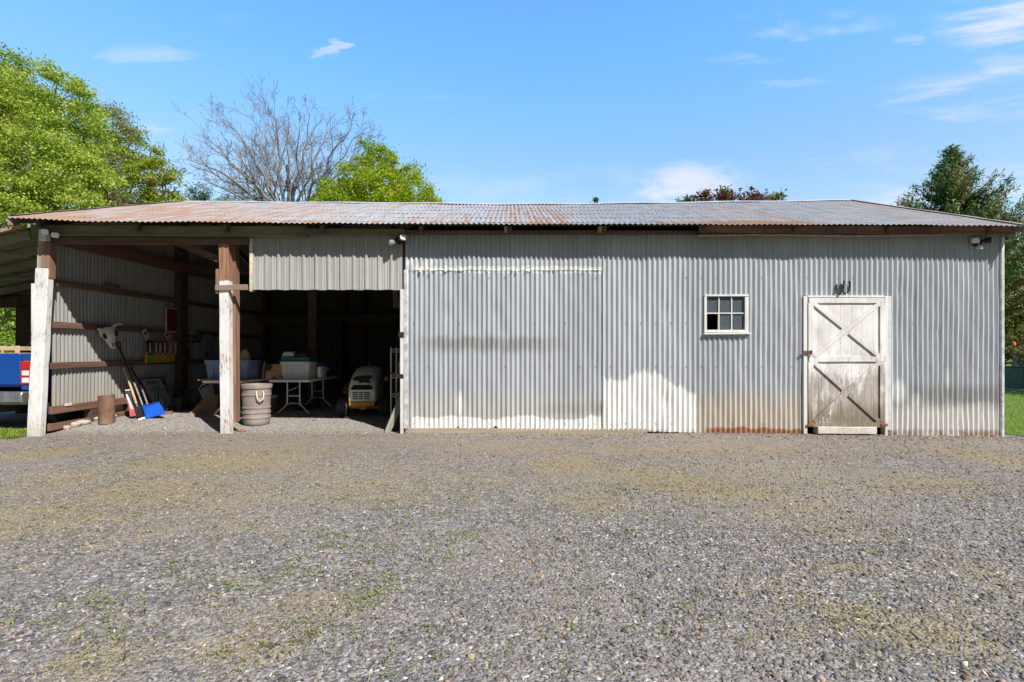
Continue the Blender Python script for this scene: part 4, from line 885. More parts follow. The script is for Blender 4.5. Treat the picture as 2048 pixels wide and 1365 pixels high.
# cow skull
sk = thing('cow_skull', 'bleached cow skull with one pale horn hanging on the corrugated wall', 'skull', (-6.80, 8.75, 1.45))
cen = W(215, 676, 8.72); X = Vector((0.35,0.93,0)).normalized(); Z = Vector((0.0,0.0,1)); ax = (Z*0.96+X*-0.28).normalized(); sd = (X-ax*X.dot(ax)).normalized(); ft = sd.cross(ax)
if ft.x < 0: ft = -ft
def sp(a, s, f): return cen+ax*a+sd*s+ft*f
rings = []
for a, wd_, dp, so in ((0.185,0.055,0.04,0.0),(0.17,0.115,0.06,0.0),(0.12,0.135,0.075,0.0),(0.06,0.125,0.085,0.0),(0.01,0.10,0.08,0.01),(-0.05,0.078,0.07,0.01),(-0.11,0.062,0.055,0.015),(-0.165,0.052,0.042,0.02),(-0.195,0.03,0.025,0.02)):
    rings.append([sp(a, so+wd_*math.cos(t), 0.04+dp*math.sin(t)*(0.9 if math.sin(t) > 0 else 0.4)) for t in [k*2*math.pi/18 for k in range(18)]])
skb = obj('skull', MB().loft(rings), M_['bone'], sk, world=True, smooth=60)
for s in (-1, 1):
    mb = MB(); mb.loft([[sp(0.05+r*0.05*math.sin(t), s*0.088+r*0.032*math.cos(t), 0.098-s*0+0.012*(1-r)) for t in [k*0.524 for k in range(12)]] for r in (1.0, 0.6, 0.15)]); obj('eye_socket', mb, M_['black'], skb)  # raised black disc; shade of the eye hollow put into its colour
    mb = MB(); mb.loft([[sp(-0.12+r*0.045*math.sin(t), 0.015+s*0.022+r*0.011*math.cos(t), 0.092+0.006*(1-r)) for t in [k*0.785 for k in range(8)]] for r in (1.0, 0.5, 0.1)]); obj('nostril', mb, M_['black'], skb)
obj('horn', MB().tube([tuple(sp(0.165,0.10,0.05)), tuple(sp(0.185,0.16,0.05)), tuple(sp(0.19,0.21,0.06)), tuple(sp(0.16,0.255,0.07))], [0.03,0.026,0.018,0.004], 10), M_['bone'], sk, world=True)
obj('horn', MB().tube([tuple(sp(0.165,-0.09,0.05)), tuple(sp(0.18,-0.14,0.05))], [0.03,0.02], 10), M_['bone'], sk, world=True, label='broken horn stub')
# things hung on the wall
def wallpt(px, py, x=-6.80): y = x*F/(px-CX); return Vector((x, y, CZ-(py-HY)*y/F))
def tag_sign(label, px0, py0, px1, py1):
    a, b = wallpt(px0, py0, -6.79), wallpt(px1, py1, -6.79); v = (a-b).normalized(); L = (a-b).length; n = Vector((1,0,0)); u = v.cross(n); u = -u if u.y < 0 else u
    t = thing('hanging_tag', label, 'sign', b); mb = MB().prism([(-0.055,0),(0.055,0),(0.055,L),(-0.055,L)], b, u, v, 0.005); obj('plate', mb, M_['signwhite'], t, world=True)
    mb = MB().prism([(0.03*math.cos(a_)*(1+.3*math.sin(3*a_)), L-0.075+0.04*math.sin(a_)) for a_ in [k*0.524 for k in range(12)]], b+n*0.0065, u, v, 0.002); obj('dark_emblem', mb, M_['signink'], t, world=True)
    mb = MB()
    for k in range(3): mb.prism([(-0.032+k*0.025,0.03),(-0.022+k*0.025,0.03),(-0.022+k*0.025,L-0.15),(-0.032+k*0.025,L-0.15)], b+n*0.0065, u, v, 0.0015)
    obj('faded_stripe', mb, M_['cowtan'], t, world=True); return t
tag_sign('tilted white tag on the wall left above the cow head sign', 287.5, 660, 298, 686)
tag_sign('tilted white tag on the wall nearer the dark post', 331, 664, 341, 687)
cs = thing('cow_sign', 'painted sign of brown cow heads above a yellow trough', 'sign', wallpt(318, 726, -6.79))
o0 = wallpt(289, 726, -6.79); y1 = wallpt(347, 726, -6.79).y; Wd = y1-o0.y; U, V, N = Vector((0,1,0)), Vector((0,0,1)), Vector((1,0,0)); k = o0.y/F
obj('trough', MB().prism([(0.0,0),(Wd,0),(Wd,0.185),(0.02,0.185)], o0, U, V, 0.03), M_['signyellow'], cs, world=True, bevel=0.003)
obj('trough_end', MB().prism([(0.0,0.0),(0.20,0.0),(0.20,0.186),(0.06,0.20),(0.02,0.19)], o0+N*0.033, U, V, 0.003), M_['signgreen'], cs, world=True)
hw_ = Wd/5.6
for i in range(6):
    mcol = [M_['signink'], M_['cowbrown'], M_['cowbrown'], M_['cowbrown'], M_['cowtan'], M_['cowtan']][i]
    cx_ = 0.085+i*hw_*0.97; zc = 0.30+0.015*math.sin(i*2.2)
    poly = [(cx_-0.03,0.15),(cx_+0.04,0.14),(cx_+0.055,0.24),(cx_+0.075,0.36),(cx_+0.105,0.385),(cx_+0.06,0.41),(cx_,0.425),(cx_-0.06,0.41),(cx_-0.10,0.38),(cx_-0.07,0.35),(cx_-0.05,0.24)]
    h = obj('cow_head', MB().prism(poly, o0+N*(0.034+0.004*(i%2)), U, V, 0.006), mcol, cs, world=True)
    bz = [(cx_-0.018,0.18),(cx_+0.02,0.17),(cx_+0.026,0.27),(cx_+0.012,0.37),(cx_-0.012,0.375),(cx_-0.022,0.27)]
    obj('blaze', MB().prism([(a+0.018*math.sin(i*1.7), b) for a, b in bz], o0+N*(0.0425+0.004*(i%2)), U, V, 0.002), M_['signwhite'], h)
rf = thing('framed_sign', 'cream framed maroon sign high on the wall against the dark post', 'sign', wallpt(342, 662, -6.81))
o0 = wallpt(332, 662, -6.83); U2 = wallpt(352, 662, -6.83).y-o0.y; H = 0.44
obj('panel', MB().prism([(0,0),(U2,0),(U2,H),(0,H)], o0, U, V, 0.012), M_['signred'], rf, world=True)
obj('frame', MB().prism([(-0.035,-0.03),(0,-0.03),(0,H+0.03),(-0.035,H+0.03)], o0, U, V, 0.025).prism([(0,H),(U2,H),(U2,H+0.03),(0,H+0.03)], o0, U, V, 0.025).prism([(0,-0.03),(U2,-0.03),(U2,0),(0,0)], o0, U, V, 0.025), M_['creamframe'], rf, world=True, bevel=0.003)
mb = MB()
for k2 in range(7): mb.prism([(0.05+0.01*(k2%3),0.05+k2*0.05),(0.18+0.03*(k2%2),0.05+k2*0.05),(0.17,0.07+k2*0.05),(0.05,0.072+k2*0.05)], o0+N*0.013, U, V, 0.003)
obj('scroll_pattern', mb, M_['maroon'], rf, world=True)
bz = thing('beer_sign', 'BUSCH lettered sign with white mountain peaks on the dark wall', 'sign', wallpt(382, 684, -6.82))
o0 = wallpt(364, 684, -6.83); wB = wallpt(400, 684, -6.83).y-o0.y
obj('backing', MB().prism([(0,0),(wB,0),(wB,0.17),(0,0.17)], o0, U, V, 0.012), M_['signink'], bz, world=True)
text_part('lettering', 'BUSCH', 0.17, simple('pale_sign_lettering', (0.42,0.43,0.45), 0.5), bz, o0+U*(wB/2)+V*0.085+N*0.015, U, V, width=wB*0.9)
mb = MB().prism([(0.12,0.17),(0.20,0.22),(0.25,0.20),(0.31,0.30),(0.37,0.21),(0.43,0.26),(0.49,0.19),(0.54,0.215),(0.60,0.17)], o0, U, V, 0.01); obj('mountain_peaks', mb, simple('pale_peaks', (0.45,0.46,0.47), 0.6), bz, world=True)
sg = thing('shield_sign', 'dark shield shaped sign on the wall below the beer sign', 'sign', wallpt(369, 718, -6.82)); o0 = wallpt(362, 726, -6.83)
pl = [(0.02,0.08),(0.14,0.0),(0.26,0.08),(0.28,0.25),(0.22,0.31),(0.14,0.28),(0.06,0.31),(0.0,0.25)]
obj('plate', MB().prism(pl, o0, U, V, 0.01), M_['signink'], sg, world=True)
obj('border', MB().tube([tuple(o0+U*a+V*b+N*0.012) for a, b in pl+pl[:1]], 0.006, 5), M_['greyboard'], sg, world=True)
gb = thing('hanging_board', 'long grey round-ended board hanging on the dark wall past the beer sign', 'board', wallpt(414, 718, -6.82)); o0 = wallpt(411, 719, -6.80)
pl = [(-0.14,0.03),(-0.11,0.0),(0.10,0.0),(0.14,0.05),(0.20,0.50),(0.185,0.55),(0.0,0.56),(-0.05,0.52)]
obj('board', MB().prism(pl, o0, U, V, 0.02), M_['greyboard'], gb, world=True, bevel=0.006)
obj('dark_spot', MB().prism([(0.02+0.04*math.cos(a), 0.11+0.06*math.sin(a)) for a in [k3*0.628 for k3 in range(10)]], o0+N*0.021, U, V, 0.002), M_['signink'], gb, world=True)
# ================================================================= TABLES AND WHAT STANDS ON THEM
TZ = 0.705
def folding_table(x, y, w, l, label):
    t = thing('folding_table', label, 'folding table', (x, y, 0), 0, 'white folding tables in the open bay'); hw_, hl = w/2, l/2
    mb = MB(); r = 0.05; ring = []
    for cx_, cy_, a0 in ((hw_-r,-hl+r,-90),(hw_-r,hl-r,0),(-hw_+r,hl-r,90),(-hw_+r,-hl+r,180)):
        for k in range(5): a = math.radians(a0+k*22.5); ring.append((cx_+r*math.cos(a), cy_+r*math.sin(a)))
    mb.prism(ring, (0,0,TZ-0.042), (1,0,0), (0,1,0), 0.042); obj('tabletop', mb, M_['table'], t, bevel=0.008)
    for s in (-1, 1):
        yb = s*(hl-0.22); mb = MB(); a = 0.115; f = 0.27; z0 = GH(x, y+yb)+0.012
        for sx in (-1, 1):
            mb.tube([(sx*a,yb,TZ-0.04),(sx*a,yb,0.27),(sx*(a+0.02),yb-0.01*s,0.225),(sx*(f-0.05),yb,0.14),(sx*f,yb,0.10),(sx*(f+0.008),yb,z0)], 0.0145, 8)
        mb.tube([(-a-0.015,yb,0.235),(-a*0.5,yb,0.262),(a*0.5,yb,0.262),(a+0.015,yb,0.235)], 0.013, 8).tube([(-a,yb,0.40),(a,yb,0.40)], 0.016, 8)
        lg = obj('leg', mb, M_['steel'], t)
        obj('leg_brace', MB().tube([(a,yb,0.62),(0.03,yb-s*0.25,TZ-0.05)], 0.008, 6).tube([(-a,yb,0.48),(a*0.6,yb,0.56)], 0.007, 6), M_['steel'], lg)
        obj('foot_cap', MB().lathe([(0.02,z0-0.012),(0.02,z0+0.02)], (f+0.008,yb,0), 8).lathe([(0.02,z0-0.012),(0.02,z0+0.02)], (-f-0.008,yb,0), 8), M_['blackpl'], lg)
    return t
t1 = folding_table(-4.02, 10.16, 0.74, 1.62, 'white folding table carrying the grey tote with green lid')
t2 = dup(t1, (-5.03, 9.88, 0), -0.05, 'white folding table carrying the blue tote beside the middle post')
# tote bins
def tote(name, label, cat, x, y, z, w, d, h, mat, rz=0):
    t = thing(name, label, cat, (x, y, z), rz); mb = MB(); n = 6
    def ring(w_, d_, zz, r=0.04):
        o = []
        for cx_, cy_, a0 in ((w_/2-r,-d_/2+r,-90),(w_/2-r,d_/2-r,0),(-w_/2+r,d_/2-r,90),(-w_/2+r,-d_/2+r,180)):
            for k in range(4): a = math.radians(a0+k*30); o.append((cx_+r*math.cos(a), cy_+r*math.sin(a), zz))
        return o
    mb.loft([ring(w*0.86,d*0.84,0), ring(w*0.94,d*0.93,h*0.80), ring(w*0.985,d*0.98,h*0.81), ring(w*0.985,d*0.98,h*0.97), ring(w,d,h*0.97), ring(w,d,h), ring(w*0.95,d*0.94,h), ring(w*0.83,d*0.8,0.02)], cap=True)
    b = obj('bin', mb, mat, t, bevel=0.003)
    mb = MB()
    for sx in (-0.3, 0.3): mb.box(sx*w-0.018, sx*w+0.018, -d*0.478, -d*0.44, 0.04, h*0.8)
    mb.box(-w*0.2, w*0.2, -d*0.505, -d*0.47, h*0.62, h*0.80); obj('moulded_ribs', mb, mat, b, bevel=0.004); return t
tote('storage_tote', 'slate blue storage tote half behind the middle post', 'tote', -5.10, 9.52, TZ, 0.84, 0.48, 0.355, M_['bluebin'], -0.04)
gt = tote('storage_tote', 'pale grey storage tote with green lid on the table', 'tote', -3.98, 9.72, TZ, 0.56, 0.42, 0.325, M_['greybin'])
mb = MB(); mb.loft([[(sx*w_, sy*d_, z) for sx, sy in ((-1,-1),(1,-1),(1,1),(-1,1))] for w_, d_, z in ((0.285,0.215,0.318),(0.288,0.218,0.345),(0.262,0.195,0.352),(0.255,0.19,0.405),(0.24,0.178,0.412))])
obj('lid', mb, M_['greenlid'], gt, bevel=0.008)
def lump(name, label, cat, c, r, mat, seed, group=None, folds=5, amp=0.18):
    rr = random.Random(seed); mb = MB(); rings = []; ph = [rr.uniform(0, 6.28) for _ in range(6)]
    for j in range(9):
        v = j/8; z = r[2]*v; k = math.sqrt(max(0.02, 1-(max(0, v-0.15)/0.86)**2))
        rings.append([(r[0]*k*math.cos(a)*(1+amp*math.sin(folds*a+ph[0]+v*3)+0.08*math.sin(2*a+ph[1])), r[1]*k*math.sin(a)*(1+amp*math.sin(folds*a+ph[2]+v*2)), z+0.02*math.sin(3*a+ph[3])*k) for a in [i*2*math.pi/22 for i in range(22)]])
    o = obj(name, mb.loft(rings), mat, smooth=60); o.location = c; tag(o, label, cat, group); return o
lump('cloth_bundle', 'tan folded cloth sticking up out of the blue tote', 'cloth', (-4.90, 9.55, TZ+0.20), (0.115,0.10,0.35), M_['tancloth'], 3, folds=4)
lump('garment', 'dark green cloth draped over the green tote lid', 'cloth', (-3.90, 9.66, TZ+0.408), (0.17,0.12,0.09), M_['greencloth'], 5)
o = obj('folded_towel', MB().loft([[(sx*w_, sy*d_, z) for sx, sy in ((-1,-1),(1,-1),(1,1),(-1,1))] for w_, d_, z in ((0.11,0.13,0.0),(0.115,0.135,0.03),(0.10,0.13,0.07),(0.085,0.11,0.095))]), M_['signwhite'], bevel=0.02); o.location = (-4.14,9.72,TZ+0.412); o.rotation_euler = (0,0,0.1); tag(o, 'pale folded towel on the green tote lid', 'towel')
pt = thing('metal_pot', 'dull metal stock pot next to the grey tote', 'pot', (-3.74, 10.08, TZ))
obj('pot_body', MB().lathe([(0.0,0.0),(0.13,0.0),(0.142,0.015),(0.145,0.21),(0.15,0.22),(0.14,0.222),(0.136,0.03),(0,0.025)], n=28), M_['tin'], pt)
for s in (-1, 1): obj('handle', MB().tube([(s*0.142,-0.04,0.16),(s*0.185,-0.03,0.165),(s*0.185,0.03,0.165),(s*0.142,0.04,0.16)], 0.007, 6), M_['tin'], pt)
o = obj('blue_bowl', MB().lathe([(0.0,0.0),(0.05,0.0),(0.10,0.05),(0.115,0.095),(0.108,0.095),(0.09,0.05),(0,0.02)], n=24), M_['bluebowl']); o.location = (-3.72,10.08,TZ+0.19); o.rotation_euler = (0.15,0.1,0); tag(o, 'blue bowl resting in the top of the metal pot', 'bowl')
# step stool
ss = thing('step_stool', 'small orange-brown wooden step stool with an arched cutout', 'stool', (-4.48+0.07, 9.78, TZ))
pl = [(-0.155,0),(-0.055,0),(-0.045,0.03),(0.0,0.045),(0.045,0.03),(0.055,0),(0.145,0),(0.145,0.255),(-0.02,0.255),(-0.035,0.20),(-0.085,0.145),(-0.155,0.14)]
obj('side_panel', MB().prism(pl, (0,-0.13,0), (1,0,0), (0,0,1), 0.02), M_['stool'], ss, bevel=0.003); obj('side_panel', MB().prism(pl, (0,0.13,0), (1,0,0), (0,0,1), 0.02), M_['stool'], ss, bevel=0.003)
obj('tread', MB().box(-0.03,0.155,-0.17,0.15,0.256,0.275).box(-0.16,-0.045,-0.15,0.13,0.141,0.155), M_['stool'], ss, bevel=0.003)
lump('cloth_bag', 'black bag slumped between the blue tote and the step stool', 'bag', (-4.60, 10.25, TZ), (0.25,0.2,0.40), M_['blackcloth'], 8)
o = obj('cardboard_box', MB().box(-0.17,0.17,-0.14,0.14,0,0.27), M_['card'], bevel=0.004); o.location = (-4.62,9.95,TZ); tag(o, 'brown cardboard box on the table right of the blue tote', 'box')
o = obj('wooden_stick', MB().beam((0,0,0),(0.03,0.01,0.33),0.016,0.016,up=(0,1,0)), M_['grey_wood']); o.location = (-4.60,9.60,TZ); tag(o, 'thin grey stick standing before the cardboard box', 'stick')
o = obj('plywood_sheet', MB().beam((-5.46,9.02,TZ+0.012),(-4.66,8.98,TZ+0.012),0.03*0+0.5,0.018), M_['tan_ply'], bevel=0.003); o.location = (0.0,0.28,0); tag(o, 'tan plywood sheet lying under the blue tote', 'plywood')
# plywood panel leaning on the table leg
A, B, Cc, D = Vector((-5.93,9.55,GH(-5.93,9.55))), Vector((-5.60,9.85,GH(-5.6,9.85))), Vector((-5.66,10.03,0.385)), Vector((-5.76,9.78,0.375))
n_ = (B-A).cross(D-A).normalized()*0.022
o = obj('leaning_plywood', MB().hexa([A,B,B+n_*-1,A-n_,D,Cc,Cc-n_,D-n_]), M_['tan_ply'], bevel=0.002); tag(o, 'scuffed brown plywood leaning at the end of the table', 'plywood')
mc = thing('folding_chair', 'grey folded chair frame leaning under the blue tote table', 'chair', (-5.35, 9.95, GH(-5.35,9.95)))
obj('chair_frame', MB().tube([tuple(W(409,800,10.05)), tuple(W(398,778,10.05)), tuple(W(404,770,10.1)), tuple(W(424,764,10.15)), tuple(W(428,790,10.05)), tuple(W(432,832,9.95))], 0.012, 8), M_['steel'], mc, world=True)
obj('back_panel', MB().hexa([W(402,778,10.06),W(423,768,10.14),W(427,790,10.06),W(409,799,10.05),W(402,778,10.08),W(423,768,10.16),W(427,790,10.08),W(409,799,10.07)]), simple('grey_chair_panel', (0.22,0.22,0.21), 0.6), mc, world=True)
# trash can
tc = thing('trash_can', 'taupe ribbed trash can with a cream rope handle by the middle post', 'trash can', (-4.155, 8.46, GH(-4.155,8.46)))
prof = [(0.0,0.0),(0.175,0.0),(0.192,0.02),(0.20,0.06)]
for zc in (0.12, 0.20, 0.28): prof += [(0.204,zc-0.018),(0.213,zc-0.012),(0.214,zc+0.012),(0.206,zc+0.018)]
prof += [(0.212,0.40),(0.214,0.47),(0.222,0.475),(0.223,0.495),(0.216,0.50),(0.218,0.585),(0.232,0.59),(0.236,0.64),(0.233,0.655),(0.222,0.655),(0.205,0.60),(0.18,0.03),(0.0,0.025)]
obj('can_body', MB().lathe(prof, n=40, wob=0.006), M_['can'], tc)
an = math.radians(-52); cx_, sx_ = math.cos(an), math.sin(an)
rp = [(0.218,0.05,0.55),(0.25,0.052,0.50),(0.255,0.045,0.43),(0.258,0.0,0.395),(0.255,-0.045,0.43),(0.25,-0.052,0.50),(0.218,-0.05,0.55)]
obj('rope_handle', MB().tube([(a*cx_-b*sx_, a*sx_+b*cx_, z) for a, b, z in rp], 0.011, 8), M_['rope'], tc, smooth=60)
# bucket under the right table
bk = thing('bucket', 'brown bucket with a grey lid in the shade under the table', 'bucket', (-4.62, 9.95, GH(-4.62,9.95)))
obj('pail', MB().lathe([(0,0),(0.10,0),(0.125,0.31),(0.13,0.32),(0.0,0.32)], n=20), M_['card'], bk); obj('lid', MB().lathe([(0.135,0.30),(0.138,0.345),(0.12,0.36),(0,0.355)], n=20), M_['greyboard'], bk)
o = obj('scrap_pan', MB().lathe([(0,0),(0.14,0),(0.17,0.11),(0.16,0.11),(0.13,0.015),(0,0.015)], n=20), M_['iron']); o.location = (-4.25,10.6,GH(-4.2,10.6)); tag(o, 'dark round pan on the gravel under the far end of the table', 'pan')

# ================================================================= LAWN TRACTOR
lt_ = thing('lawn_tractor', 'cream lawn tractor with yellow bumper and peeling hood', 'lawn tractor', (-2.72, 9.50, GH(-2.72,9.5)), 0.10)
M_['dimyellow'] = simple('dimmed_yellow_fender', (0.16,0.10,0.03), 0.6, 0, 0.2, 6)  # darker copy of the tractor yellow; dimness of the bay put into its colour
def arc(w, z0, z1, y, rx=0.55, n=15):
    pts = [(-w, y, z0)]
    for k in range(n):
        a = math.pi-math.pi*k/(n-1); ex = 0.55
        x = w*math.copysign(abs(math.cos(a))**ex, math.cos(a)); z = z0+(z1-z0)*(0.35+0.65*abs(math.sin(a))**ex) if True else 0
        pts.append((x, y, z))
    pts.append((w, y, z0)); return pts
rings = [arc(0.215,0.30,0.50,-0.115), arc(0.235,0.29,0.575,-0.10), arc(0.25,0.285,0.66,-0.04), arc(0.262,0.285,0.76,0.10), arc(0.27,0.285,0.85,0.30), arc(0.275,0.30,0.905,0.52), arc(0.27,0.34,0.915,0.70), arc(0.265,0.42,0.90,0.80)]
hood = obj('hood', MB().loft(rings), M_['cream'], lt_, smooth=50)
mb = MB()
for r_ in range(4):
    for c_, (xa, xb) in enumerate(((-0.20,-0.185),(-0.165,-0.075),(-0.055,0.015),(0.035,0.14),(0.16,0.20))):
        yy = -0.122 if 0 < c_ < 4 else -0.112; mb.box(xa, xb, yy, yy+0.02, 0.335+r_*0.037, 0.353+r_*0.037)
obj('grille', mb, M_['black'], hood)  # black raised bars; shade inside the slots put into their colour
mb = MB(); S_ = [(-0.20,0.525),(-0.15,0.59),(0.15,0.59),(0.20,0.525),(0.17,0.505),(-0.18,0.505)]
def fronty(z): return interp(z, [0.30,0.50,0.575,0.66,0.76], [-0.116,-0.116,-0.10,-0.045,0.09])
mb.add([(a, fronty(z)-0.008, z) for a, z in S_]+[(a*0.95, fronty(z)+0.03, z) for a, z in S_], [tuple(range(6)), (11,10,9,8,7,6)]+[(i,(i+1)%6,(i+1)%6+6,i+6) for i in range(6)])
obj('headlight_opening', mb, M_['black'], hood, smooth=0)  # black panel; shade inside the headlight recess put into its colour
patch = [(-0.20,0.635),(-0.13,0.655),(-0.02,0.66),(0.13,0.665),(0.17,0.65),(0.11,0.625),(0.15,0.60),(0.10,0.598),(0.06,0.605),(-0.02,0.60),(-0.08,0.605),(-0.06,0.622),(-0.12,0.618)]
mb = MB(); patch = [(a, 0.615+(b-0.598)*2.1) for a, b in patch]; top = [(a*0.97, interp(z,[0.575,0.66,0.76],[-0.10,-0.04,0.10])-0.012, z+0.006) for a, z in patch]; mb.add(top, [tuple(range(len(top)))])
obj('peeled_paint', mb, M_['peeled'], hood, smooth=0)
obj('hood_seam', MB().beam((0.272,0.02,0.56),(0.282,0.62,0.79),0.012,0.016), M_['peeled'], hood)
obj('bumper', MB().box(-0.225,0.225,-0.135,-0.02,0.215,0.285).box(-0.19,0.15,-0.13,-0.04,0.195,0.214), M_['yellow'], lt_, bevel=0.006)
obj('chassis', MB().box(-0.20,0.20,0.0,1.25,0.20,0.30).tube([(-0.34,0.10,0.165),(0.34,0.10,0.165)], 0.03, 8).box(-0.06,0.06,-0.05,0.05,0.14,0.22).box(-0.42,0.42,0.45,1.0,0.12,0.22), M_['yellow'], lt_, bevel=0.006)
def twheel(x, y, r, w):
    pr = [(r*0.55,-w/2),(r*0.86,-w/2),(r*0.97,-w*0.38),(r,-w*0.22),(r,w*0.22),(r*0.97,w*0.38),(r*0.86,w/2),(r*0.55,w/2)]
    wl = obj('wheel', MB().lathe(pr, (x,y,r), 26, 'X'), M_['rubber'], lt_); mb = MB()
    for k in range(26):
        a = k*2*math.pi/26
        for s in (-1, 1): mb.beam((x+s*w*0.04, y+r*1.0*math.cos(a+s*.05), r+r*1.0*math.sin(a+s*.05)), (x+s*w*0.30, y+r*0.985*math.cos(a+.14*s), r+r*0.985*math.sin(a+.14*s)), 0.014, 0.012)
    obj('tread', mb, M_['rubber'], wl)
    obj('rim', MB().lathe([(0,-w*0.3),(r*0.5,-w*0.34),(r*0.56,-w*0.46),(r*0.56,w*0.46),(r*0.5,w*0.34),(0,w*0.3)], (x,y,r), 18, 'X'), M_['cream'], wl)
for s in (-1, 1):
    twheel(s*0.37, 0.10, 0.165, 0.19); twheel(s*0.40, 1.20, 0.25, 0.24)
    obj('fender', MB().loft([[(s*xx, y, z) for xx, z in ((0.28,0.50+dz),(0.54,0.50+dz),(0.54,0.55+dz),(0.28,0.56+dz))] for y, dz in ((0.80,-0.14),(0.95,0.0),(1.2,0.04),(1.45,0.0),(1.52,-0.1))]), M_['dimyellow'], lt_, bevel=0.01)
obj('dashboard', MB().loft([arc(0.25,0.40,0.89,0.80,n=9), arc(0.2,0.40,0.93,0.92,n=9), arc(0.13,0.40,0.90,1.02,n=9)]), M_['blackpl'], lt_)
obj('side_light', MB().box(0.285,0.36,0.62,0.68,0.62,0.70), M_['cream'], lt_, bevel=0.012)
sw = obj('steering_wheel', MB().tube([(0.18*math.cos(a), 1.06+0.16*math.sin(a), 1.0+0.06*math.sin(a)) for a in [k*2*math.pi/24 for k in range(25)]], 0.014, 8, caps=False), M_['blackpl'], lt_)
obj('spoke', MB().tube([(-0.17,1.06,1.0),(0,1.04,0.98),(0.17,1.06,1.0)], 0.011, 6).tube([(0,0.95,0.9),(0,1.05,0.99)], 0.02, 8), M_['blackpl'], sw)
obj('seat', MB().loft([[(-0.22,y,z0),(0.22,y,z0),(0.22,y,z1),(0,y,z1+0.02),(-0.22,y,z1)] for y, z0, z1 in ((1.15,0.56,0.63),(1.3,0.56,0.66),(1.46,0.58,0.70),(1.52,0.62,0.92),(1.58,0.64,0.95))]), M_['blackpl'], lt_, bevel=0.02)
obj('throttle_lever', MB().tube([(-0.03,0.78,0.90),(-0.035,0.78,0.98)], 0.006, 6), M_['tin'], lt_)
obj('running_board', MB().box(0.24,0.46,0.40,0.86,0.235,0.255).box(-0.46,-0.24,0.40,0.86,0.235,0.255), M_['cream'], lt_, bevel=0.006)

# ================================================================= WIRE SHELF AND JUGS
RX0, RX1, RY0, RY1 = -1.995, -1.60, 8.58, 8.98
rk = thing('wire_shelf', 'grey wire shelf rack just inside the doorway jamb', 'shelf', (-1.8, 8.78, GH(-1.8,8.78)))
g0 = GH(-1.9, 8.6)
for x in (RX0, RX1):
    for y in (RY0, RY1): obj('post', MB().tube([(x,y,g0),(x,y,1.285)], 0.0125, 8), M_['lampwhite'], rk, world=True)
for z in (1.25, 0.825, 0.51, 0.13):
    mb = MB()
    for y in (RY0, RY1):
        for dz in (0, -0.045): mb.tube([(RX0,y,z+dz),(RX1,y,z+dz)], 0.005, 5)
        mb.tube([(RX0+i*(RX1-RX0)/8, y, z-(0.043 if i%2 else 0.002)) for i in range(9)], 0.0035, 4)
    for x in (RX0, RX1):
        for dz in (0, -0.045): mb.tube([(x,RY0,z+dz),(x,RY1,z+dz)], 0.005, 5)
    for k in range(14): x = lerp(RX0+.02, RX1-.02, k/13); mb.tube([(x,RY0,z+0.004),(x,RY1,z+0.004)], 0.003, 4)
    obj('shelf', mb, M_['lampwhite'], rk, world=True)
def jug(label, x, y, z, w, h, mat, labmat, cat='jug', lab=(0.15,0.62)):
    t = thing('handled_jug', label, cat, (x, y, z)); d = w*0.6
    def rg(k, zz, sx=0): return [(sx+k*w/2*a, k*d/2*b, zz) for a, b in ((-1,-.7),(-.8,-1),(.8,-1),(1,-.7),(1,.7),(.8,1),(-.8,1),(-1,.7))]
    obj('bottle', MB().loft([rg(0.94,0), rg(1,0.02), rg(1,h*0.66), rg(0.9,h*0.72), rg(0.5,h*0.80,w*0.16)]), mat, t, bevel=0.004)
    obj('handle', MB().tube([(-w*0.38,0,h*0.70),(-w*0.38,0,h*0.86),(-w*0.26,0,h*0.96),(w*0.02,0,h*0.985),(w*0.2,0,h*0.93),(w*0.22,0,h*0.78)], w*0.085, 8), mat, t)
    obj('cap', MB().lathe([(0.0,h),(0.022,h),(0.024,h-0.03),(0.02,h-0.06)], (w*0.28,0.0,0), 12), M_['blackpl'], t)
    obj('label', MB().box(-w*0.36,w*0.36,-d/2-0.003,-d/2+0.002,h*lab[0],h*lab[1]), labmat, t); return t
jug('milky jug with a yellow label on the wire shelf', -1.80, 8.74, 0.832, 0.19, 0.31, M_['jug'], M_['yelllabel'])
jug('grey jug with a blue-grey label on the shelf below', -1.765, 8.74, 0.517, 0.19, 0.29, simple('greyish_jug_plastic', (0.42,0.42,0.42), 0.4), M_['greylabel'], lab=(0.02,0.42))
jug('bright green jug at the bottom of the wire shelf', -1.74, 8.72, 0.137, 0.24, 0.36, M_['green'], M_['green'])
o = obj('red_clip', MB().tube([(-0.04,0,0.03),(-0.01,0,0.0),(0.05,0,0.01)], 0.011, 6).tube([(-0.03,0,-0.005),(0.05,0.01,0.03)], 0.009, 6), M_['pinkhandle']); o.location = (-1.97,8.57,0.842); tag(o, 'red plastic clamp on the wire shelf edge', 'clamp')
o = obj('twiggy_decoration', MB().tube([(0,0,0),(0.02,0,0.05)], 0.004, 4).tube([(0.06,0,0),(0.05,0,0.07)], 0.004, 4).tube([(0.1,0,0),(0.13,0,0.045)], 0.004, 4).tube([(-0.01,0,0.035),(0.14,0,0.03)], 0.005, 4), M_['iron']); o.location = (-1.97,8.62,1.258); tag(o, 'dark twiggy ornament on top of the wire shelf', 'ornament')
for i, (xb, xt, h, lab) in enumerate(((-1.87,-1.665,0.52,'weathered plank leaning on the white door jamb'),(-1.79,-1.655,0.36,'shorter dark plank leaning behind the weathered one'))):
    o = obj('leaning_plank', MB().beam((xb,7.78+i*0.16,GH(xb,7.8)-0.01),(xt,7.86+i*0.16,h),0.10,0.022,up=(0.8,-0.6,0.2)), M_['grey_wood'] if i == 0 else M_['darkwood'], bevel=0.003); tag(o, lab, 'plank', 'planks leaning on the jamb')
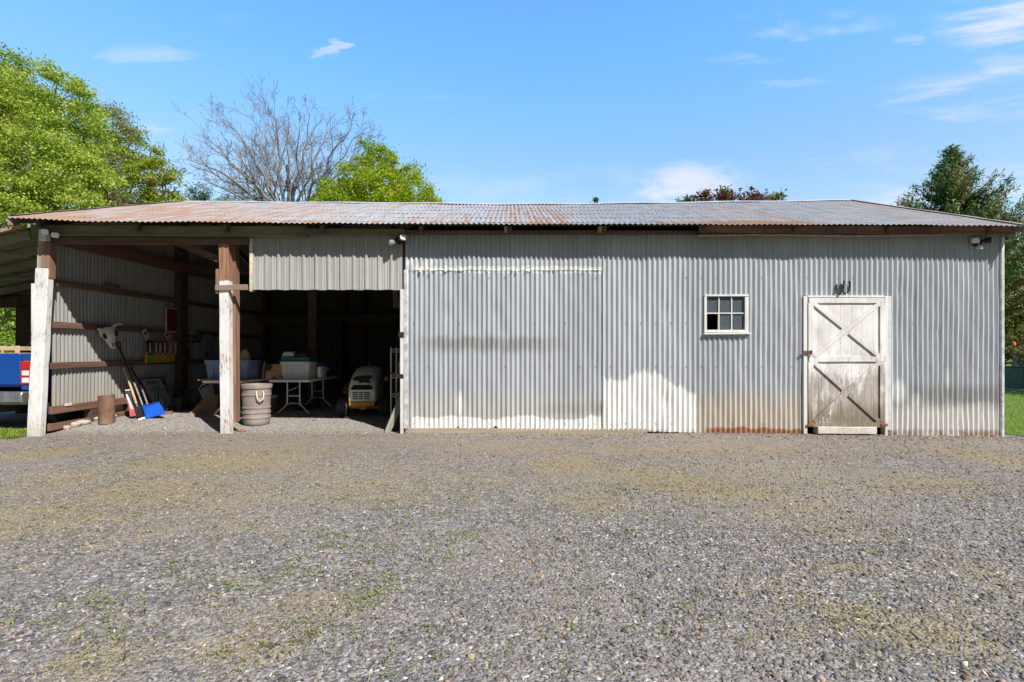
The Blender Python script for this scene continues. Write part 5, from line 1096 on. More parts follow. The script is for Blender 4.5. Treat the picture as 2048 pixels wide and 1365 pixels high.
pb = thing('wall_panel_box', 'cream box mounted on the dark back wall near the jamb', 'wall box', (-3.2, 14.5, 2.0)); bx = XW(786,14.4)
obj('box_body', MB().box(bx,bx+0.34,14.38,14.55,2.42,2.92), M_['creamframe'], pb, world=True, bevel=0.006); obj('dark_hatch', MB().box(bx+0.14,bx+0.26,14.372,14.381,2.72,2.86), M_['blackpl'], pb, world=True)

cb = thing('open_cabinet', 'dark wooden open cabinet in the gloom behind the folding tables', 'cabinet', (-4.55, 12.9, 0))
for x in (-4.95,-4.2): obj('side_panel', MB().box(x,x+0.03,12.7,13.1,0,2.0), M_['darkwood'], cb, world=True, bevel=0.003)
for z in (0.1,0.6,1.05,1.5,1.97): obj('shelf', MB().box(-4.92,-4.2,12.7,13.1,z,z+0.025), M_['darkwood'], cb, world=True)
for i, (bx, by, hh, lab) in enumerate(((-3.86,10.55,0.22,'taller dim bottle standing behind the metal pot'),(-3.76,10.62,0.17,'shorter dim bottle standing behind the metal pot'))):
    bt = thing('bottle', lab, 'bottle', (bx, by, TZ)); obj('glass_body', MB().lathe([(0,0),(0.035,0),(0.037,hh*0.6),(0.014,hh*0.8),(0.014,hh),(0,hh)], n=14), M_['truckglass'], bt)
    obj('cap', MB().lathe([(0.016,hh-0.02),(0.016,hh+0.012),(0,hh+0.012)], n=10), M_['signwhite'], bt)
# ================================================================= RIGHT SIDE
ub = thing('utility_cabinet', 'grey-green louvred utility cabinet on the lawn', 'utility cabinet', (16.5, 16.6, 0.0))
obj('cabinet_body', MB().box(-0.52,0.52,-0.35,0.35,0.03,0.72), M_['boxgreen'], ub, bevel=0.02)
mb = MB()
for k in range(9): mb.box(-0.44+k*0.1,-0.39+k*0.1,-0.368,-0.352,0.08,0.64)
obj('louvre_panel', mb, simple('pale_louvre', (0.13,0.17,0.16), 0.5), ub, bevel=0.003); obj('lid', MB().box(-0.55,0.55,-0.38,0.38,0.721,0.75), M_['boxgreen'], ub, bevel=0.01)
obj('pad', MB().box(-0.62,0.62,-0.46,0.46,-0.05,0.029), M_['concrete'], ub, bevel=0.01)
q = W(2027, 688, 21.0); om = thing('marker_stake', 'thin stake with a bright orange top at the edge of the lawn', 'marker', (q.x, q.y, 0))
obj('stake', MB().tube([(0,0,0),(0,0,q.z-0.05)], 0.012, 6), M_['iron'], om); obj('reflector', MB().lathe([(0.0,q.z-0.09),(0.06,q.z-0.07),(0.075,q.z),(0.055,q.z+0.07),(0,q.z+0.085)], n=14), M_['orange'], om)
# ================================================================= LEAVES
def quad_mesh(name, V4, tint, mat, parent=None, smooth=False):
    n = len(V4); me = bpy.data.meshes.new(name)
    me.vertices.add(n*4); me.loops.add(n*4); me.polygons.add(n)
    me.vertices.foreach_set('co', V4.reshape(-1).astype(np.float32)); me.loops.foreach_set('vertex_index', np.arange(n*4, dtype=np.int32))
    me.polygons.foreach_set('loop_start', np.arange(0, n*4, 4, dtype=np.int32))
    me.update(calc_edges=True)
    at = me.color_attributes.new('tint', 'FLOAT_COLOR', 'POINT'); c = np.ones((n*4, 4), np.float32); c[:, :3] = np.repeat(tint, 4, 0); at.data.foreach_set('color', c.reshape(-1))
    me.validate(); me.materials.append(mat); o = bpy.data.objects.new(name, me); COL.objects.link(o)
    if parent:
        o.parent = parent; o.matrix_parent_inverse = (Matrix.Translation(parent.location)).inverted()
    return o
def unit(a): return a/np.maximum(np.linalg.norm(a, axis=1, keepdims=True), 1e-9)
def leaves(P, size, ax=None, aspect=0.5, up=0.5):
    n = len(P); a = unit(rng.normal(size=(n,3))) if ax is None else unit(ax)
    nr = rng.normal(size=(n,3)); nr[:,2] += up*2; b = unit(np.cross(a, nr)); m = np.cross(a, b)
    L = (size*rng.uniform(0.7, 1.3, n))[:, None]
    V = np.stack([P-a*L, P+b*L*aspect+m*L*0.15, P+a*L, P-b*L*aspect+m*L*0.15], 1); return V
def clumps(lobes, dens, sig=0.24, per=46, flat=0.75):
    """points: clump centres near the skin of every lobe, leaves round each centre"""
    out, cid = [], []; c0 = 0
    for x, y, z, r in lobes:
        k = max(6, int(dens*r*r*10)); d = unit(rng.normal(size=(k,3))); rad = r*rng.uniform(0.35, 1.0, k)**0.45*rng.uniform(0.88, 1.12, k)
        C = np.array([x,y,z])+d*rad[:,None]*np.array([1,1,0.92])
        for c in C:
            s = sig*rng.uniform(0.6, 1.35); m = int(per*rng.uniform(0.5, 1.4))
            out.append(c+rng.normal(size=(m,3))*s*np.array([1,1,flat])); cid.append(np.full(m, c0)); c0 += 1
    return np.concatenate(out), np.concatenate(cid), c0
def tints(cid, nc, c1, c2, spread=0.25, odd=None, odd_p=0.0):
    t = rng.uniform(0, 1, nc)[cid][:, None]; col = np.array(c1)*(1-t)+np.array(c2)*t
    col = col*rng.uniform(1-spread, 1+spread, (len(cid),1))
    if odd is not None:
        m = (rng.uniform(0,1,nc) < odd_p)[cid]; col[m] = np.array(odd)*rng.uniform(0.8,1.2,(m.sum(),1))
    return np.clip(col, 0, 1)
def crown_tree(name, label, base, lobes, c1, c2, dens=1.0, leaf=0.075, sig=0.25, per=46, trunk_r=0.16, group=None, odd=None, odd_p=0, mat='leaf', cat='tree', bark='bark', aspect=0.5, flat=0.75):
    t = thing(name, label, cat, (base[0], base[1], 0), 0, group)
    P, cid, nc = clumps(lobes, dens, sig, per, flat); P[:,2] = np.maximum(P[:,2], 0.05)
    quad_mesh('crown', leaves(P, leaf, aspect=aspect), tints(cid, nc, c1, c2, 0.25, odd, odd_p), M_[mat], t)
    mb = MB(); cen = np.mean([l[:3] for l in lobes], 0); fork = Vector((base[0]*.6+cen[0]*.4, base[1]*.6+cen[1]*.4, max(0.4, min(l[2]-l[3]*0.5 for l in lobes)*0.75)))
    b = Vector((base[0], base[1], -0.1)); mb.tube([b, b.lerp(fork,.5)+Vector((0.05,0.03,0)), fork], [trunk_r*1.35, trunk_r, trunk_r*0.85], 9)
    for x, y, z, r in lobes:
        e = Vector((x,y,z-r*0.45)); m1 = fork.lerp(e, 0.5)+Vector((random.uniform(-.15,.15),random.uniform(-.15,.15),0.1)); mb.tube([fork, m1, e], [trunk_r*0.6, trunk_r*0.35, trunk_r*0.12], 6)
        for k in range(5):
            d = Vector((random.gauss(0,1),random.gauss(0,1),random.gauss(0.3,.8))).normalized()*r*0.85; mb.tube([e, e+d*0.5+Vector((0,0,.05)), e+d], [trunk_r*0.15, trunk_r*0.1, 0.01], 4)
    obj('trunk', mb, M_[bark], t, world=True); return t
def lob(Y, items): # lobe list from the survey: px, py, radius in px, depth offset
    out = []
    for it in items:
        px, py, r = it[:3]; dy = it[3] if len(it) > 3 else 0; p = W(px, py, Y+dy); out.append((p.x, p.y, p.z, r*(Y+dy)/F))
    return out
YG1, YG2 = (0.13,0.25,0.03), (0.26,0.36,0.05)
crown_tree('maple_tree', 'large bright green maple towering over the carport', (-18.2,18.5), lob(18, [(20,165,58),(105,185,62,.6),(30,250,95,-.6),(130,275,80,.2),(60,340,100,-1.2),(140,350,75,-.4),(30,420,95,-1.5),(130,425,70,-1.0),(-70,230,110,.5),(-80,360,120),(-190,300,130,1),(175,250,30,1),(10,130,30)]),
           (0.23,0.34,0.045), (0.48,0.55,0.10), dens=2.8, leaf=0.048, sig=0.21, per=170, trunk_r=0.28, flat=0.45)
crown_tree('oak_tree', 'olive green tree rising right behind the bright maple', (-18.6,24), lob(24, [(215,255,42),(250,295,38),(190,285,50),(235,330,48),(180,340,50),(262,255,18),(225,225,16),(270,340,35),(200,400,60)]),
           (0.20,0.26,0.035), (0.34,0.39,0.055), dens=2.9, leaf=0.054, sig=0.19, per=90, trunk_r=0.25, flat=0.6, odd=(0.26,0.22,0.08), odd_p=0.2)
crown_tree('cedar_shrub', 'thin brownish-olive evergreen between the maple and the yellow-green tree', (-14.2,18.4), lob(18.6, [(222,345,22),(215,375,28),(200,405,34),(235,400,30),(228,320,12),(190,435,30),(250,420,24)]),
           (0.11,0.11,0.04), (0.19,0.17,0.075), dens=5.5, leaf=0.06, sig=0.13, per=30, trunk_r=0.1, mat='needle', aspect=0.2, odd=(0.20,0.15,0.10), odd_p=0.2)
crown_tree('linden_tree', 'yellow-green rounded tree left of the bare tree', (-14.8,22), lob(21.5, [(300,315,26),(325,345,32),(345,375,26),(290,360,40),(265,390,40),(330,400,36),(365,405,16),(290,420,45)]),
           (0.21,0.29,0.025), (0.38,0.42,0.04), dens=3.5, leaf=0.05, sig=0.16, per=90, trunk_r=0.18, flat=0.6, odd=(0.24,0.20,0.05), odd_p=0.12)
crown_tree('juniper', 'dark olive juniper top showing over the roof left of the bare tree', (-15.6,26), lob(26, [(395,390,18),(410,385,12),(385,410,22),(420,405,16)]), (0.055,0.10,0.035), (0.10,0.16,0.05), dens=7, leaf=0.07, sig=0.13, per=36, trunk_r=0.1, mat='needle', aspect=0.25)
crown_tree('juniper', 'low wide juniper top right along the ridge under the bare tree', (-14,27.5), lob(27, [(445,403,15),(470,398,13),(490,404,13),(515,407,12),(455,420,22),(495,420,22)]), (0.07,0.13,0.04), (0.13,0.19,0.06), dens=7, leaf=0.07, sig=0.13, per=32, trunk_r=0.1, mat='needle', aspect=0.25, odd=(0.16,0.14,0.09), odd_p=0.2)
crown_tree('round_maple', 'dense round lime green maple right of the bare tree', (-5.0,20.2), lob(19.5, [(757,345,46),(715,365,48),(795,368,50),(690,395,46),(835,398,40),(755,395,70,-.6),(660,405,32),(765,315,20),(800,335,22),(850,408,34),(645,412,26),(880,420,24),(735,300,16),(700,440,70),(810,440,70)]),
           (0.22,0.33,0.015), (0.39,0.47,0.025), dens=3.8, leaf=0.044, sig=0.14, per=125, trunk_r=0.2)
crown_tree('copper_beech', 'copper leaved tree top peeking over the ridge', (8.2,21), lob(21, [(1410,393,12),(1440,390,14),(1465,397,14),(1500,396,17),(1520,393,10),(1395,404,14),(1440,420,40),(1500,420,40)]),
           (0.10,0.045,0.03), (0.19,0.085,0.045), dens=7, leaf=0.075, sig=0.13, per=26, trunk_r=0.2, odd=(0.20,0.15,0.07), odd_p=0.12)
crown_tree('young_ash', 'small green tree tip right of the copper leaved tree', (11.6,23), lob(22.5, [(1558,393,7),(1548,399,9),(1535,404,10),(1550,425,22)]), (0.12,0.15,0.04), (0.20,0.20,0.06), dens=14, leaf=0.07, sig=0.10, per=20, trunk_r=0.08)
crown_tree('young_ash', 'lone tiny green sprig of a treetop above the middle of the ridge', (3.55,22), lob(22, [(1192,401,3.5),(1190,412,9),(1192,430,18)]), (0.04,0.12,0.05), (0.08,0.18,0.07), dens=22, leaf=0.06, sig=0.05, per=18, trunk_r=0.06)
crown_tree('young_ash', 'small green treetop just left of the copper leaved tree', (6.9,23.5), lob(23, [(1372,402,6),(1362,407,7),(1380,408,8),(1372,428,20)]), (0.06,0.13,0.06), (0.12,0.19,0.08), dens=16, leaf=0.06, sig=0.07, per=18, trunk_r=0.06)
crown_tree('leafy_bush', 'sunlit leafy bush seen through the open carport', (-17.6,17.0), lob(17, [(5,650,34),(25,690,26,-.6),(-30,690,50),(20,625,18,.5),(50,690,20,.4),(-60,630,40),(70,640,30,1.5),(75,700,30,1.5)]),
           (0.17,0.30,0.04), (0.34,0.44,0.07), dens=5.5, leaf=0.055, sig=0.14, per=44, trunk_r=0.06, cat='bush')
crown_tree('leafy_bush', 'pale green bush behind the dark carport post', (-15.4,19.0), lob(19, [(45,670,40),(90,690,45),(130,660,50),(60,620,40)]), (0.13,0.20,0.05), (0.22,0.28,0.09), dens=3.5, leaf=0.06, sig=0.16, per=40, trunk_r=0.06, cat='bush')
crown_tree('broadleaf_tree', 'olive green tree behind the right corner of the barn', (24.2,25), lob(25, [(2040,545,40),(2066,530,48,1),(2040,600,55,-.5),(2015,640,45),(2080,560,80),(2060,660,60,-.8),(2150,540,80,1),(2120,640,90),(2000,560,40,1),(1990,660,50,1)]),
           (0.08,0.13,0.025), (0.20,0.24,0.055), dens=2.4, leaf=0.085, sig=0.30, per=42, trunk_r=0.25, odd=(0.12,0.11,0.05), odd_p=0.2)
crown_tree('leafy_bush', 'tawny green bush by the orange topped stake', (22.6,23.5), lob(23.5, [(2032,690,22),(2050,680,26),(2015,694,16),(2075,690,30)]), (0.15,0.16,0.05), (0.26,0.24,0.10), dens=6, leaf=0.05, sig=0.16, per=40, trunk_r=0.05, cat='bush')
crown_tree('shade_tree', 'tall tree shading the lawn beyond the right end of the barn', (20.5,11.0), [(20.5,11.0,6.5,1.9),(19.6,10.0,5.4,1.5),(21.6,11.8,5.6,1.8),(20.2,12.2,8.0,1.4),(21.0,9.8,7.6,1.5)], (0.08,0.14,0.025), (0.16,0.22,0.05), dens=1.3, leaf=0.11, sig=0.34, per=40, trunk_r=0.24)

# ---- far woodland closing the horizon
n = 300; ang = rng.uniform(-1.25, 1.25, n); rr_ = rng.uniform(52, 75, n); cx_ = np.sin(ang)*rr_*1.2; cy_ = np.cos(ang)*rr_*0.6+32
FP, FT = [], []
for a, b in zip(cx_, cy_):
    h = rng.uniform(5.0, 9.0); m = 70; q = unit(rng.normal(size=(m,3)))*rng.uniform(0.5,1,(m,1))*np.array([2.8,2.0,h*0.5]); FP.append(q+np.array([a,b,h*0.52])); t_ = rng.uniform(); FT.append((np.array((0.06,0.11,0.025))*(1-t_)+np.array((0.17,0.22,0.05))*t_)[None]*rng.uniform(0.7,1.3,(m,1)))
FP, FT = np.concatenate(FP), np.concatenate(FT); o = quad_mesh('far_woodland', leaves(FP, 0.75, aspect=0.7), FT, M_['leaf']); tag(o, 'distant green woodland beyond the fields', 'woodland', kind='stuff')
# ---- spruce beyond the right roof end
def spruce(label, x, y, top, R, z0):
    rng = np.random.default_rng(12)
    t = thing('spruce_tree', label, 'tree', (x, y, 0)); mb = MB(); mb.tube([(x,y,-0.1),(x+0.05,y,top*0.5),(x,y,top)], [0.22,0.13,0.012], 8)
    Ps, As, Ts = [], [], []
    k = 0
    for zz in np.arange(z0, top-0.1, 0.17):
        f = (top-zz)/(top-z0)
        for j in range(int(4+7*f)):
            a = rng.uniform(0, 6.283); L = R*(f**1.02)*rng.uniform(0.5, 1.3); up = rng.uniform(0.35, 1.0)
            d = np.array([math.cos(a), math.sin(a), 0.0]); n = max(4, int(L/0.065)); olive = rng.uniform() < 0.12+0.45*(math.cos(a) > 0.1 and f > 0.45)
            pts = []
            for i in range(n):
                u = (i+1)/n; p = np.array([x,y,zz])+d*L*u+np.array([0,0,L*(0.15*u+up*0.55*u*u)]); pts.append(p)
                for q in range(15):
                    dirn = d*rng.uniform(0.3,1)+np.array([0,0,rng.uniform(0.0,1.0)])+rng.normal(size=3)*0.55
                    Ps.append(p+rng.normal(size=3)*0.10); As.append(dirn)
                    Ts.append((np.array((0.27,0.25,0.11)) if olive else np.array((0.105,0.185,0.05)))*rng.uniform(0.7,1.45))
            mb.tube([(x,y,zz), tuple(pts[len(pts)//2]), tuple(pts[-1])], [0.022, 0.014, 0.006], 4)
    Ps, As, Ts = np.array(Ps), np.array(As), np.array(Ts)
    quad_mesh('crown', leaves(Ps, 0.085, As, 0.22, 0.3), Ts, M_['needle'], t); obj('trunk', mb, M_['bark'], t, world=True)
spruce('dark green spruce with upswept branches beyond the right roof end', 18.55, 22.0, 9.95, 3.8, 2.2)

# ---- bare tree behind the ridge
def bare_tree():
    YT = 22.0; base = W(578, 704, YT); t = thing('bare_tree', 'leafless spreading tree behind the ridge', 'tree', (base.x, YT, 0)); rr = random.Random(5); mb = MB()
    b0 = Vector((base.x, YT, -0.1)); fork = W(580, 480, YT); mb.tube([b0, b0.lerp(fork,.6)+Vector((.06,0,0)), fork], [0.36,0.29,0.24], 9)
    def path(p, q, bend, n=6):
        o = []; L = (q-p).length; kink = [Vector((rr.gauss(0,1),rr.gauss(0,1),rr.gauss(0,.6)))*L*0.014 for _ in range(n+1)]
        for i in range(n+1):
            u = i/n; v = p.lerp(q, u)+bend*math.sin(math.pi*u)
            if 0 < i < n: v = v+kink[i]
            o.append(v)
        return o
    def grow(pts, r0, r1, lev):
        n = len(pts); mb.tube(pts, [lerp(r0, r1, i/(n-1)) for i in range(n)], 6 if lev < 1 else (4 if lev < 2 else 3), caps=False)
        L = sum((pts[i+1]-pts[i]).length for i in range(n-1))
        if lev >= 3: return
        cnt = [12, 7, 5][lev]
        for k in range(cnt):
            u = rr.uniform(0.22 if lev == 0 else 0.12, 1.0); i = min(n-2, int(u*(n-1))); f = u*(n-1)-i; p = pts[i].lerp(pts[i+1], f); d = (pts[i+1]-pts[i]).normalized()
            dev = Vector((rr.gauss(0,1), rr.gauss(0,0.8), rr.gauss(0.25,.7))); dev = (dev-d*dev.dot(d)).normalized()
            dirn = (d*0.85+dev*rr.uniform(0.6,1.15)+Vector((0,0,0.18))).normalized(); ln = L*rr.uniform(0.24,0.5)*(1.15-u*0.6)
            if lev == 0: ln = min(ln, 1.9)
            rb = lerp(r0, r1, u)*0.42
            grow(path(p, p+dirn*ln, Vector((0,0,rr.uniform(-0.02,0.09)*ln)), 5 if lev == 0 else 4), max(rb, (0.009,0.0065,0.0042)[lev]), max(rb*0.25, (0.005,0.0035,0.0028)[lev]), lev+1)
    ends = [(372,290,-.6,.05),(405,235,.8,.05),(455,200,-1.0,.03),(500,185,.9,.0),(545,172,-.4,.0),(575,178,1.0,.0),(620,182,-.8,-.02),(668,178,.5,-.02),(705,205,-.9,-.04),(742,258,.4,-.06),(388,312,.9,.02),(425,268,-.9,.02),(440,232,.2,.02),(430,372,-.5,.0),(470,335,.9,.0),(712,300,.8,-.02),(690,340,-.6,-.02),(725,228,-1.2,-.03),(530,168,1.4,.0),(735,300,-1.1,-.05),(400,340,.3,.03),(600,215,-1.5,0),(520,240,1.7,0)]
    for k, (px, py, dy, bd) in enumerate(ends):
        q = W(578+(px-578)*1.0, 430+(py-430)*0.81, YT+dy*1.6); u = abs(px-578)/200; st = fork.lerp(W(580,440,YT), rr.uniform(0.3,1.0) if u < 0.6 else rr.uniform(0.1,0.8))
        bend = Vector((0,0,0.28*u)) + Vector((bd*6*0.3,0,0)); grow(path(st, q, bend, 9), 0.085 if k < 12 else 0.05, 0.009, 0)
    mb.tube([fork, W(583,430,YT), W(575,330,YT)], [0.2,0.13,0.06], 7)
    obj('branches', mb, M_['twig'], t, world=True, smooth=80)
bare_tree()

# ================================================================= GROUND COVER
def in_view(x, y, m=0.6): return abs(x) < y*1.0+m
def stones():
    X, Y = [], []
    for ya, yb, dens in ((1.55,2.6,4200),(2.6,3.6,3000),(3.6,4.8,1500),(4.8,6.4,600),(6.4,7.6,260)):
        n = int((yb-ya)*(2*(yb+0.8))*dens); y = rng.uniform(ya, yb, n); x = rng.uniform(-(yb+0.8), yb+0.8, n); k = np.abs(x) < y+0.7; X.append(x[k]); Y.append(y[k])
    y = 7.68-rng.uniform(0,1,5200)**2*0.5; x = rng.uniform(-1.6,7.4,5200); X.append(x); Y.append(y)
    y = rng.uniform(7.6,10.2,7000); x = rng.uniform(-6.7,-1.7,7000); X.append(x); Y.append(y)
    X, Y = np.concatenate(X), np.concatenate(Y); n = len(X)
    nz = np.sin(X*1.7+np.cos(Y*2.1)*1.3)+np.sin(Y*2.9-X*1.1); right = 1/(1+np.exp(-(X+0.5)*1.2))
    keep = rng.uniform(0,1,n) < (0.78+0.10*nz+0.15*right); X, Y = X[keep], Y[keep]; n = len(X)
    Z = np.array([ground_h(a, b) for a, b in zip(X, Y)])
    s = rng.lognormal(-5.2, 0.42, n)*np.interp(Y, [1.5,4,7], [1.0,1.1,1.35]); s = np.clip(s, 0.003, 0.017)
    cube = np.array([(-1,-1,-1),(1,-1,-1),(1,1,-1),(-1,1,-1),(-1,-1,1),(1,-1,1),(1,1,1),(-1,1,1)], float)
    V = cube[None]*rng.uniform(0.55, 1.15, (n,8,3)); V[:,4:,:2] *= rng.uniform(0.5,0.95,(n,1,1))
    V *= s[:,None,None]*np.stack([np.ones(n), rng.uniform(0.55,1,n), rng.uniform(0.22,0.6,n)],1)[:,None,:]
    a, b, c = rng.uniform(0,6.283,n), rng.normal(0,0.35,n), rng.normal(0,0.35,n)
    def rot(V, ang, i, j):
        ca, sa = np.cos(ang)[:,None], np.sin(ang)[:,None]; p, q = V[:,:,i].copy(), V[:,:,j].copy(); V[:,:,i] = ca*p-sa*q; V[:,:,j] = sa*p+ca*q
    rot(V, b, 0, 2); rot(V, c, 1, 2); rot(V, a, 0, 1)
    V += np.stack([X, Y, Z+s*0.12],1)[:,None,:]
    fc = np.array([(0,3,2,1),(4,5,6,7),(0,1,5,4),(1,2,6,5),(2,3,7,6),(3,0,4,7)]); Fi = (fc[None]+(np.arange(n)*8)[:,None,None]).reshape(-1)
    me = bpy.data.meshes.new('gravel_stones'); me.vertices.add(n*8); me.loops.add(n*24); me.polygons.add(n*6)
    me.vertices.foreach_set('co', V.reshape(-1).astype(np.float32)); me.loops.foreach_set('vertex_index', Fi.astype(np.int32)); me.polygons.foreach_set('loop_start', np.arange(0, n*24, 4, dtype=np.int32)); me.update(calc_edges=True)
    g = rng.uniform(0.085,0.325,n); tint = np.stack([g*rng.uniform(0.97,1.06,n), g*rng.uniform(0.91,0.97,n), g*rng.uniform(0.84,0.95,n)],1)
    inn = (Y > 7.6)&(X < -1.65); tint[inn] *= 1.35; w = rng.uniform(0,1,n); tint[w<0.22] *= np.array([1.18,1.0,0.76]); tint[w>0.993] = np.array([0.58,0.54,0.47]); m = (w>0.982)&(w<=0.993); tint[m] = np.array([0.36,0.23,0.16])
    at = me.color_attributes.new('tint','FLOAT_COLOR','POINT'); c4 = np.ones((n*8,4),np.float32); c4[:,:3] = np.repeat(tint,8,0); at.data.foreach_set('color', c4.reshape(-1))
    me.materials.append(M_['stones']); o = bpy.data.objects.new('gravel', me); COL.objects.link(o); tag(o, 'loose grey slate chips scattered over the yard', 'gravel', kind='stuff')
stones()
def blades(name, label, cat, P, length, width, lean, tint, mat='blade'):
    n = len(P); a = rng.uniform(0,6.283,n); d = np.stack([np.cos(a), np.sin(a), np.zeros(n)],1); side = np.stack([-np.sin(a), np.cos(a), np.zeros(n)],1)
    L = (length*rng.uniform(0.5,1.4,n))[:,None]; ln = np.clip(lean+rng.normal(0,0.25,n), 0.05, 1.45)[:,None]; w = (width*rng.uniform(0.7,1.3,n))[:,None]
    tipd = d*np.sin(ln)+np.array([0,0,1.0])*np.cos(ln); mid = P+ (d*np.sin(ln*0.6)+np.array([0,0,1.0])*np.cos(ln*0.6))*L*0.55; tip = P+tipd*L
    V = np.stack([P-side*w*0.35, mid+side*w*0.0-side*w*0.5, tip, mid+side*w*0.5],1)
    o = quad_mesh(name, V, tint, M_[mat]); return tag(o, label, cat, kind='stuff')
def gz(x, y): return np.array([ground_h(a, b) for a, b in zip(x, y)])
# dry straw in the patches
Xs, Ys = [], []
for cx, cy, rx, ry, k in DRY:
    n = int(min(9000, 1500*rx*ry*k*1.8)); 
    Xs.append(cx+rng.normal(0,0.6,n)*rx); Ys.append(cy+rng.normal(0,0.6,n)*ry)
Xs, Ys = np.concatenate(Xs), np.concatenate(Ys); k = (Ys < 7.6)&(Ys > 1.5); Xs, Ys = Xs[k], Ys[k]
P = np.stack([Xs, Ys, gz(Xs, Ys)+0.004],1); t = rng.uniform(0,1,(len(P),1)); col = np.array((0.46,0.37,0.18))*(1-t)+np.array((0.30,0.25,0.10))*t; g = rng.uniform(0,1,len(P)) < 0.25; col[g] = np.array((0.24,0.25,0.06)); g = rng.uniform(0,1,len(P)) < 0.12; col[g] = np.array((0.46,0.30,0.19))
blades('dry_grass', 'thin straw-coloured dead grass lying over the gravel', 'dry grass', P, 0.026, 0.0042, 1.15, col)
# green weeds in loose tufts
W0 = [(700,1080,90,40,26),(960,1000,160,30,40),(900,1040,200,40,40),(760,1180,50,20,16),(1000,1060,180,50,34),(430,1180,60,20,14),(210,1215,40,14,16),(390,1135,50,15,12),(540,1165,14,6,9),(735,1195,26,12,14),(620,1275,40,12,10),(450,1310,60,18,12),(200,1290,60,30,14),(30,1240,40,20,12),(690,1120,120,30,20),(830,990,150,25,18),(560,1040,160,60,18),(1130,1150,60,40,12),(1450,1010,200,40,14),(1730,1235,40,16,8),(1820,1310,80,30,10),(1330,1170,160,80,10),(780,905,300,14,26),(330,925,60,6,16),(180,900,120,10,18),(460,872,60,5,16),(1400,880,260,6,18),(1080,880,140,6,14),(1900,905,120,12,14),(1000,1250,300,60,22),(1500,1150,400,100,26),(600,1050,400,100,40),(300,1000,250,60,30),(800,1300,400,60,22),(1300,930,400,30,26),(870,868,60,1.2,16),(1150,870,200,1.0,12),(1440,871,70,1,8),(1900,873,120,1,12),(480,869,40,2,10),(870,1110,140,40,20),(1290,1000,120,25,16),(500,960,200,30,16)]
WX, WY = [], []
for px, py, sx, sy, cnt in W0:
    for _ in range(int(cnt*1.05)):
        qx, qy = px+rng.normal(0,0.55)*(sx*1.25+16), py+rng.normal(0,0.55)*(sy*1.2+8)
        if qy < 868: continue
        Yy = CZ*F/(qy-HY); Xx = (qx-CX)*Yy/F
        if Yy > 7.64: continue
        m = int(rng.uniform(4, 15)); r = rng.uniform(0.012, 0.045); WX.append(Xx+rng.normal(0,1,m)*r); WY.append(Yy+rng.normal(0,1,m)*r)
WX, WY = np.concatenate(WX), np.concatenate(WY); P = np.stack([WX, WY, gz(WX, WY)],1); t = rng.uniform(0,1,(len(P),1))
blades('weeds', 'small green weed tufts coming up through the gravel', 'weeds', P, 0.021, 0.008, 1.0, np.array((0.15,0.20,0.05))*(1-t)+np.array((0.32,0.33,0.13))*t)
# lawn blades
n = 60000; x = rng.uniform(-13,-6.9,n); y = rng.uniform(7.0,9.3,n); k = np.array([in_left_lawn(a+0.05*math.sin(b*40),b+0.04*math.sin(a*33)) for a, b in zip(x, y)]); x, y = x[k], y[k]
x2 = rng.uniform(7.3,22,90000); y2 = 7.5+rng.uniform(0,1,90000)**1.6*14; k = np.array([in_right_lawn(a,b) for a, b in zip(x2, y2)])&(x2 < y2*1.15+1.5); x2, y2 = x2[k], y2[k]
x, y = np.concatenate([x,x2]), np.concatenate([y,y2]); P = np.stack([x, y, np.where((y<16)&(np.abs(x)<15), gz(x,y), 0.0)+0.006],1); t = rng.uniform(0,1,(len(P),1)); col = np.array((0.17,0.28,0.035))*(1-t)+np.array((0.30,0.40,0.07))*t; d_ = rng.uniform(0,1,len(P)) < 0.08; col[d_] = np.array((0.30,0.26,0.10))
blades('lawn_grass', 'short bright lawn grass beside the barn', 'grass', P, 0.05, 0.008, 0.55, col)
# dead leaves, wood chips and pale flakes
n = 500; y = 1.7+rng.uniform(0,1,n)**1.3*5.7; x = rng.uniform(-1,1,n)*(y+0.6); P = np.stack([x,y,gz(x,y)+0.007],1); V = leaves(P, 0.011, aspect=0.35, up=2.0); c = rng.uniform(0,1,(n,1)); col = np.array((0.55,0.44,0.30))*(1-c)+np.array((0.66,0.63,0.58))*c
o = quad_mesh('chips', V, col, M_['stones']); tag(o, 'pale dry leaf bits and wood chips on the gravel', 'debris', kind='stuff')
# ================================================================= LIGHT, SKY, CAMERA
SUN = Vector((0.80, -1.0, 1.33)).normalized()
elev = math.asin(SUN.z); azim = math.atan2(SUN.x, SUN.y)
ld = bpy.data.lights.new('sun', 'SUN'); ld.energy = 4.6; ld.angle = math.radians(0.5); ld.color = (1.0, 0.955, 0.89)
lo = bpy.data.objects.new('sun', ld); COL.objects.link(lo); lo.rotation_euler = (-SUN).to_track_quat('-Z', 'Y').to_euler(); lo.location = SUN*50
w = bpy.data.worlds.new('World'); scene.world = w; w.use_nodes = True; nt = w.node_tree; N = nt.nodes; Lk = nt.links
bg = N['Background']; bg.inputs['Strength'].default_value = 0.12
sky = N.new('ShaderNodeTexSky'); sky.sky_type = 'NISHITA'; sky.sun_disc = False; sky.sun_elevation = elev; sky.sun_rotation = azim
sky.altitude = 100; sky.air_density = 1.0; sky.dust_density = 0.6; sky.ozone_density = 2.0
class WM(Mt):
    def __init__(s): s.t = nt; s._p = None
wm = WM()
geo = N.new('ShaderNodeTexCoord'); sx = N.new('ShaderNodeSeparateXYZ'); Lk.new(geo.outputs['Generated'], sx.inputs[0])
dx, dy, dz = sx.outputs
ysafe = wm.mx(dy, 0.05); u = wm.math('DIVIDE', dx, ysafe); v = wm.math('DIVIDE', dz, ysafe)
